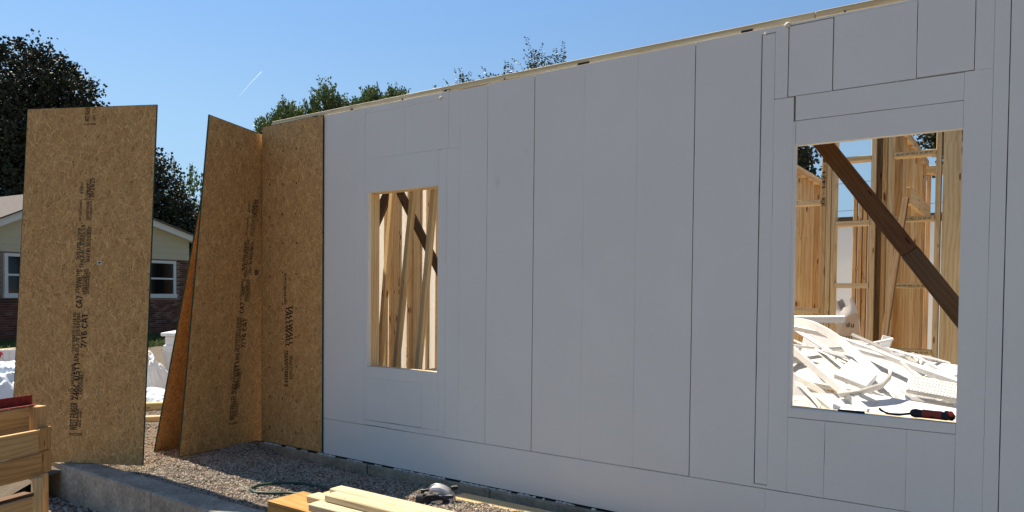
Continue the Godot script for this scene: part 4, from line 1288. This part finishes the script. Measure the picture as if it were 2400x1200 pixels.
func yard() -> void:
	rng.seed = 950
	# wrapped white blocks between the left sheet and the leaning pair
	var c := Vector3(-11.0, -0.1, -2.75)
	var turn := Basis(Vector3.UP, 0.75)
	var b := thing("white_foam_blocks", "stacked white foam blocks half wrapped in plastic behind the sheets", "foam block stack", c)
	b.basis = turn
	part(b, "top_block", box(Vector3(0.80, 0.055, 0.8), 0.01), M.white_box, Transform3D(Basis.IDENTITY, Vector3(0, 0.715, 0)))
	part(b, "block", box(Vector3(0.70, 0.14, 0.7), 0.01), M.white_box, Transform3D(Basis.IDENTITY, Vector3(0, 0.615, 0)))
	part(b, "block", box(Vector3(0.75, 0.12, 0.75), 0.01), M.white_box, Transform3D(Basis.IDENTITY, Vector3(0, 0.485, 0)))
	var st := SurfaceTool.new()
	st.begin(Mesh.PRIMITIVE_TRIANGLES)
	st.set_smooth_group(0)
	var nu := 48
	for j in 13:
		for i in nu:
			var a := TAU * i / nu
			var t := j / 12.0
			var sq := 0.40 / maxf(absf(cos(a)), absf(sin(a))) * 0.93
			var r := sq * (1.0 - 0.10 * t + 0.05 * noise.get_noise_3d(cos(a) * 60, t * 50, sin(a) * 60)) + 0.012 * sin(a * 14 + t * 5)
			st.add_vertex(Vector3(cos(a) * r, (1.0 - t) * (0.50 + 0.05 * sin(a * 2 + 0.5)), sin(a) * r))
	for j in 12:
		for i in nu:
			var p := j * nu + i
			var q := j * nu + (i + 1) % nu
			for k in [p, p + nu, q, q, p + nu, q + nu]:
				st.add_index(k)
	st.generate_normals()
	part(b, "plastic_wrap", st.commit(), M.plastic_bag)
	var g := part(self, "plastic_bag", crumple(90, 90, Vector3(1.0, 0.62, 0.9), 3.0, 0.13), M.plastic_bag, Transform3D(Basis(Vector3.UP, 0.3), Vector3(-9.72, -0.12, -1.02)))
	tag(g, "crumpled white plastic bag right of the upright sheet", "plastic bag")
	var f := part(self, "plastic_film", crumple(100, 70, Vector3(1.6, 0.10, 0.9), 9.0, 0.10), M.film, Transform3D(Basis(Vector3.UP, 0.2), Vector3(-8.75, -0.10, -0.85)))
	tag(f, "bluish clear plastic film spread on the gravel behind the sheets", "plastic film")
	var f2 := part(self, "plastic_film", crumple(110, 80, Vector3(2.0, 0.35, 1.4), 14.0, 0.13), M.film, Transform3D(Basis(Vector3.UP, -0.2), Vector3(-11.0, -0.10, 0.0)))
	tag(f2, "white plastic film heaped at the left edge of the photo", "plastic film")
	var pack := thing("foam_package", "white ribbed package with red print at the far left edge", "package", Vector3(-12.9, -0.1, -0.55))
	for i in 14:
		part(pack, "rib", box(Vector3(0.06, 0.46, 0.09), 0.012), M.white_box, Transform3D(Basis.IDENTITY, Vector3(-0.1 + 0.004 * (i % 2), 0.23, -0.6 + i * 0.092)))
	part(pack, "red_patch", tube(smooth_path([Vector3(-0.03, 0.43, -0.12), Vector3(-0.02, 0.35, -0.07), Vector3(-0.03, 0.30, 0.02)], 8), range(9).map(func(_i): return 0.06), 8), M.red_print)
	var rail := [[Vector3(-17.0, 0.10, -4.2), Vector3(-14.6, 0.10, 0.6), 0.24, "upper yellow lumber beam stacked by the lawn"], [Vector3(-16.7, -0.05, -4.2), Vector3(-14.2, -0.05, 0.6), 0.10, "lower yellow lumber beam stacked by the lawn"]]
	for r in rail:
		var t := thing("lumber_beam", r[3], "lumber", Vector3.ZERO, "yellow lumber lying by the lawn")
		beam(t, "board", M.rail, r[0], r[1], 0.13, 0.13, Vector3.UP, 0.01)
	var t1 := thing("lumber_beam", "yellow lumber edging in front of the plastic film, behind the sheets", "lumber")
	beam(t1, "board", M.rail, Vector3(-8.55, -0.03, 0.15), Vector3(-7.55, -0.03, -1.3), 0.11, 0.12, Vector3.UP, 0.006)
	var t2 := thing("lumber_beam", "half-buried plank in the gravel between the standing sheets", "lumber")
	beam(t2, "board", M.pine_pale[2], Vector3(-7.75, -0.05, 0.35), Vector3(-6.95, -0.05, -0.75), 0.09, 0.09, Vector3.UP, 0.006)


func neighbour() -> void:
	rng.seed = 1000
	var h := thing("brick_house", "brick house with cream gable siding and white windows behind the sheets", "house", Vector3(-23.38, 0, -4.703))
	var tt := Vector3(-0.1, 0, -0.995).normalized()
	var nn := Vector3(0.995, 0, -0.1)
	h.basis = Basis(tt, Vector3.UP, tt.cross(Vector3.UP)) if tt.cross(Vector3.UP).dot(nn) > 0 else Basis(-tt, Vector3.UP, nn)
	var sgn := 1.0 if h.basis.x.dot(tt) > 0 else -1.0
	# along the facade: s grows to the right of the picture
	var X := func(s: float) -> float: return s * sgn
	var ly := 2.34
	# wall body behind the bricks
	block(h, "wall", M.mortar, Vector3(X.call(-2.2), -0.6, -7.0), Vector3(X.call(5.72), ly, -0.02), 0.0)
	# windows
	var wins := [[-0.18, 0.85, 1.085, 2.30], [4.05, 5.19, 1.08, 2.29]]
	for w in wins:
		var o := block(h, "window", M.white_paint, Vector3(X.call(w[0]), w[2], -0.03), Vector3(X.call(w[1]), w[3], 0.012), 0.004)
		var cx: float = (w[1] - w[0]) / 2
		var cy: float = (w[3] - w[2]) / 2
		for s in [-1, 1]:
			block(o, "frame", M.white_paint, Vector3(s * cx - s * 0.09, -cy, 0.02), Vector3(s * cx, cy, 0.075), 0.005)
			block(o, "pane", M.pane, Vector3(-cx + 0.092, 0.03 if s > 0 else -cy + 0.09, 0.022), Vector3(cx - 0.092, cy - 0.09 if s > 0 else -0.03, 0.036), 0.0)
		block(o, "frame", M.white_paint, Vector3(-cx + 0.091, cy - 0.09, 0.02), Vector3(cx - 0.091, cy, 0.072), 0.005)
		block(o, "sill", M.white_paint, Vector3(-cx - 0.03, -cy - 0.05, 0.02), Vector3(cx + 0.03, -cy + 0.088, 0.10), 0.005)
		block(o, "meeting_rail", M.white_paint, Vector3(-cx + 0.091, -0.028, 0.02), Vector3(cx - 0.091, 0.028, 0.066), 0.004)
		block(o, "blind", M.siding, Vector3(-cx + 0.12, -cy + 0.12, 0.0215 - 0.004), Vector3(cx - 0.3, -0.2, 0.0225), 0.0)
	# bricks: nearest pieces as parts, the rest as one mass
	var shapes := [box(Vector3(0.194, 0.057, 0.035), 0.004), box(Vector3(0.094, 0.057, 0.035), 0.004)]
	var made := 0
	var st := [SurfaceTool.new(), SurfaceTool.new(), SurfaceTool.new()]
	for s in st:
		s.begin(Mesh.PRIMITIVE_TRIANGLES)
	var row := 0
	var y := -0.27
	while y < ly - 0.03:
		var s := -2.2 + (0.1 if row % 2 else 0.0)
		while s < 5.62:
			var clear := true
			for w in wins:
				if s + 0.2 > w[0] - 0.02 and s < w[1] + 0.02 and y + 0.06 > w[2] - 0.06 and y < w[3]:
					clear = false
			if clear:
				var at := Transform3D(Basis.IDENTITY, Vector3(X.call(s + 0.1), y + 0.03, -0.018 + rng.randf_range(-0.003, 0.003)))
				var tone := rng.randi() % 5
				var inview := (s > 4.1 and y > 0.1) or (s > -0.45 and s < 0.3 and y > 0.5)
				if inview and made < 300:
					part(h, "brick", shapes[0], M.brick[tone], at)
					made += 1
				else:
					box_into(st[tone % 3], Vector3(0.194, 0.057, 0.035), 0.0, Vector2.ZERO, at)
			s += 0.205
		y += 0.0685
		row += 1
	for i in 3:
		part(h, "brickwork", st[i].commit(), M.brick[i]).set_meta("kind", "stuff")
	# gable: siding boards, white rakes, shingled roof
	var ridge := Vector2(1.77, 4.285)
	var slopes := {-1.0: 0.49, 1.0: 0.278}
	var yy := ly + 0.002
	while yy < 4.2:
		var y2 := minf(yy + 0.21, 4.22)
		var pts := []
		for q in [[-1.0, yy], [1.0, yy], [1.0, y2 - 0.002], [-1.0, y2 - 0.002]]:
			pts.append(Vector2(X.call(ridge.x + q[0] * minf((ridge.y - 0.08 - q[1]) / slopes[q[0]], 3.95)), q[1]))
		var o := part(h, "siding_board", plate(pts, -0.05, 0.0, 0.003), M.siding)
		o.rotation.x = 0.06
		o.position = Vector3(0, yy, 0.03) - o.basis * Vector3(0, yy, 0)
		yy += 0.21
	for sg in [-1.0, 1.0]:
		var foot := Vector3(X.call(ridge.x + sg * 4.3), ridge.y - 4.3 * slopes[sg] - 0.10, 0.30)
		var head := Vector3(X.call(ridge.x), ridge.y - 0.10, 0.30)
		beam(h, "rake_board", M.white_paint, foot, head, 0.20, 0.03, Vector3.UP)
		beam(h, "soffit", M.white_paint, foot + Vector3(0, -0.08, -0.15), head + Vector3(0, -0.08, -0.15), 0.28, 0.02, Vector3.BACK)
		beam(h, "roof", M.shingle, foot + Vector3(-sg * sgn * 0.03 + sg * sgn * 0.08, 0.10, -3.6), head + Vector3(sg * sgn * 0.005, 0.13, -3.6), 7.4, 0.04, Vector3.BACK)
	# the main roof rising behind the gable
	var back: Vector3 = h.basis.inverse() * (Vector3(-29.5, 0, -3.0) - h.position)
	beam(h, "main_roof", M.shingle, back + Vector3(-7.0, 3.17, 0.2), back + Vector3(7.0, 3.17, 0.2), 5.0, 0.05, Vector3(0, 0.36, -1.0))
	block(h, "wall", M.mortar, back + Vector3(-6.8, -0.5, -4.5), back + Vector3(6.8, 2.2, 2.0), 0.0)
	# shingle courses on the visible slope
	var sh := SurfaceTool.new()
	sh.begin(Mesh.PRIMITIVE_TRIANGLES)
	for r in 14:
		for k in 60:
			box_into(sh, Vector3(0.225, 0.012, 0.2), 0.0, Vector2.ZERO, Transform3D(Basis(Vector3.RIGHT, 0.345), Vector3(-6.9 + k * 0.232 + 0.1 * (r % 2), 3.21 + (r - 3) * 0.051 + rng.randf() * 0.006, 0.16 - (r - 3) * 0.142)))
	part(h, "shingle", sh.commit(), M.shingle, Transform3D(Basis.IDENTITY, back)).set_meta("kind", "stuff")
	# grass in the strips that show beside the sheets
	var blade := SurfaceTool.new()
	blade.begin(Mesh.PRIMITIVE_TRIANGLES)
	face(blade, [Vector3(-0.006, 0, 0), Vector3(0.006, 0, 0), Vector3(0.004, 0.05, 0.01), Vector3(0, 0.09, 0.03)], [Vector2(), Vector2(), Vector2(), Vector2()], Vector3.BACK)
	var mm := MultiMesh.new()
	mm.transform_format = MultiMesh.TRANSFORM_3D
	mm.use_colors = true
	mm.mesh = blade.commit()
	mm.instance_count = 30000
	for i in 30000:
		var x := rng.randf_range(-23.0, -15.6)
		var z := rng.randf_range(-9.5, 1.5)
		var s := rng.randf_range(0.6, 1.5)
		mm.set_instance_transform(i, Transform3D(Basis.from_euler(Vector3(rng.randfn(0, 0.35), rng.randf() * TAU, rng.randfn(0, 0.35))).scaled(Vector3(s * 1.6, s, s)), Vector3(x, -0.17, z)))
		mm.set_instance_color(i, Color(0.09, 0.12, 0.035) * rng.randf_range(0.7, 1.5))
	var gr := MultiMeshInstance3D.new()
	gr.name = "grass"
	gr.multimesh = mm
	gr.material_override = M.stones
	add_child(gr, true)
	gr.set_meta("kind", "stuff")
	tag(gr, "short green lawn grass in front of the brick house", "grass")


func trees() -> void:
	rng.seed = 1100
	var maple := [Color(0.045, 0.053, 0.027), Color(0.036, 0.044, 0.022), Color(0.062, 0.06, 0.034)]
	var light := [Color(0.14, 0.18, 0.075), Color(0.18, 0.20, 0.09), Color(0.11, 0.15, 0.06)]
	var grey := [Color(0.05, 0.075, 0.04), Color(0.07, 0.10, 0.05)]
	tree("maple_tree", "big dark rounded maple crown behind the left sheet", "", Vector3(-36.4, -0.3, -9.8), [
		[Vector3(0, 8.6, 0), Vector3(3.6, 3.5, 3.4)], [Vector3(0.5, 6.0, 0.0), Vector3(4.3, 3.6, 3.8)], [Vector3(2.3, 6.8, -2.5), Vector3(2.4, 2.6, 2.2)], [Vector3(-2.0, 7.4, 2.5), Vector3(2.6, 2.8, 2.5)],
		[Vector3(0.8, 10.2, -0.9), Vector3(2.0, 1.7, 1.9)], [Vector3(1.5, 4.2, -1.5), Vector3(3.6, 2.2, 3.4)], [Vector3(-0.6, 9.6, 2.3), Vector3(1.9, 1.6, 1.9)]], 105000, 0.15, maple, 0.0)
	tree("maple_tree", "smaller dark maple crown between the left sheet and the leaning pair", "", Vector3(-31.8, -0.3, -13.2), [
		[Vector3(0, 5.2, 0), Vector3(1.7, 2.2, 1.7)], [Vector3(0.6, 3.8, -1.1), Vector3(1.5, 1.7, 1.5)], [Vector3(-0.3, 4.2, 1.0), Vector3(1.7, 2.2, 1.6)], [Vector3(0.2, 6.6, 0.7), Vector3(0.9, 0.9, 0.9)], [Vector3(0.8, 3.1, -1.7), Vector3(1.3, 1.5, 1.3)]], 26000, 0.14, maple, 0.0)
	tree("poplar_tree", "paler green tree beyond the small dark maple", "", Vector3(-37.0, -0.3, -18.5), [
		[Vector3(0, 5.3, 0), Vector3(1.8, 2.6, 1.8)], [Vector3(0.8, 4.6, -1.6), Vector3(1.6, 2.4, 1.6)], [Vector3(-0.4, 4.2, 1.4), Vector3(1.6, 2.4, 1.5)], [Vector3(0.2, 2.5, 0.3), Vector3(2.2, 1.8, 2.2)]], 12000, 0.20, light, 0.8, "upright")
	# the spiky tops over the wall
	var tops := [
		[Vector3(-20.8, 0.0, -12.2), [[Vector3(0, 7.0, 0), Vector3(0.42, 0.75, 0.4)], [Vector3(0.35, 6.75, -0.45), Vector3(0.36, 0.65, 0.36)], [Vector3(-0.38, 6.7, 0.50), Vector3(0.34, 0.55, 0.34)], [Vector3(0.1, 5.9, -0.1), Vector3(0.5, 0.9, 0.5)]], "leftmost spiky green treetop over the wall, beside the mounted sheet"],
		[Vector3(-19.75, -0.55, -12.95), [[Vector3(0, 8.1, 0), Vector3(0.42, 0.85, 0.42)], [Vector3(0.45, 7.9, -0.3), Vector3(0.30, 0.55, 0.30)], [Vector3(-0.35, 7.55, 0.35), Vector3(0.38, 0.7, 0.38)], [Vector3(0.35, 7.1, -0.75), Vector3(0.36, 0.75, 0.36)], [Vector3(0, 6.9, 0), Vector3(0.6, 1.0, 0.6)]], "tallest spiky green treetop over the wall"],
		[Vector3(-18.5, -0.3, -13.85), [[Vector3(0, 7.85, 0), Vector3(0.36, 0.65, 0.36)], [Vector3(-0.3, 7.5, 0.38), Vector3(0.32, 0.6, 0.32)], [Vector3(0.28, 7.6, -0.35), Vector3(0.32, 0.5, 0.32)], [Vector3(0, 6.9, 0), Vector3(0.42, 0.8, 0.42)]], "third spiky green treetop over the wall"],
		[Vector3(-17.75, -0.3, -14.35), [[Vector3(0, 7.95, 0), Vector3(0.34, 0.6, 0.34)], [Vector3(-0.2, 7.6, 0.28), Vector3(0.30, 0.6, 0.3)], [Vector3(0.25, 7.55, -0.32), Vector3(0.34, 0.55, 0.34)], [Vector3(0, 7.0, 0), Vector3(0.42, 0.8, 0.42)]], "rightmost spiky green treetop over the wall"]]
	for t in tops:
		tree("poplar_tree", t[2], "spiky treetops over the wall", t[0] + Vector3(0, -0.12, 0), t[1], 15000, 0.11, light, 0.9, "upright")
	# feathery locust tops
	tree("locust_tree", "feathery locust sprigs low over the middle of the wall", "", Vector3(-12.6, -0.3, -11.9), [
		[Vector3(0, 6.95, 0), Vector3(0.55, 0.42, 0.55)], [Vector3(0.6, 7.05, -0.45), Vector3(0.6, 0.42, 0.5)], [Vector3(-0.55, 6.65, 0.5), Vector3(0.4, 0.3, 0.4)], [Vector3(1.1, 7.0, -0.8), Vector3(0.4, 0.35, 0.4)]], 1900, 0.085, grey, 0.4, "feather")
	tree("locust_tree", "taller feathery locust sprigs over the middle of the wall", "", Vector3(-11.15, -0.3, -12.85), [
		[Vector3(0, 7.75, 0), Vector3(0.16, 0.42, 0.16)], [Vector3(0.3, 7.5, -0.22), Vector3(0.32, 0.22, 0.3)], [Vector3(0.62, 7.72, -0.42), Vector3(0.2, 0.2, 0.2)]], 900, 0.085, grey, 0.4, "feather")
	# seen through the right window
	tree("oak_tree", "dark tree crown at the upper left of the right window", "", Vector3(-5.75, -0.3, -16.6), [
		[Vector3(0.2, 5.2, 0), Vector3(0.75, 1.1, 0.8)], [Vector3(0.5, 4.9, -0.3), Vector3(0.5, 0.6, 0.5)], [Vector3(-0.8, 4.3, 0.4), Vector3(1.0, 1.2, 1.1)]], 9000, 0.13, maple, 0.0)
	tree("oak_tree", "dark tree crown at the upper right of the right window", "", Vector3(-1.6, -0.3, -19.4), [
		[Vector3(0.45, 6.1, 0), Vector3(0.75, 0.8, 0.8)], [Vector3(-0.05, 5.95, 0.2), Vector3(0.55, 0.30, 0.5)], [Vector3(0.7, 5.1, 0), Vector3(0.5, 0.9, 0.6)]], 7000, 0.13, maple, 0.0)


func away() -> void:
	for w in [[7.47, 7.66, "upper power line crossing the sky in the right window"], [5.98, 6.11, "lower power line crossing the sky in the right window"]]:
		var pts := []
		for i in 21:
			var t := -4.0 + i * 0.45
			pts.append(Vector3(-8.6, w[0], -39.1).lerp(Vector3(-6.9, w[1], -40.2), t) + Vector3(0, 0.02 * t * t, 0))
		var o := part(self, "power_line", tube(pts, range(21).map(func(_i): return 0.012), 6), M.wire)
		tag(o, w[2], "power line", "power lines behind the house")
	var c := part(self, "contrail_cloud", tube([Vector3(-799, 242, -542), Vector3(-788, 258, -550), Vector3(-777.6, 272.6, -558.4)], [0.2, 0.4, 0.75], 8), M.cloud)
	tag(c, "short thin white contrail in the blue sky", "cloud")
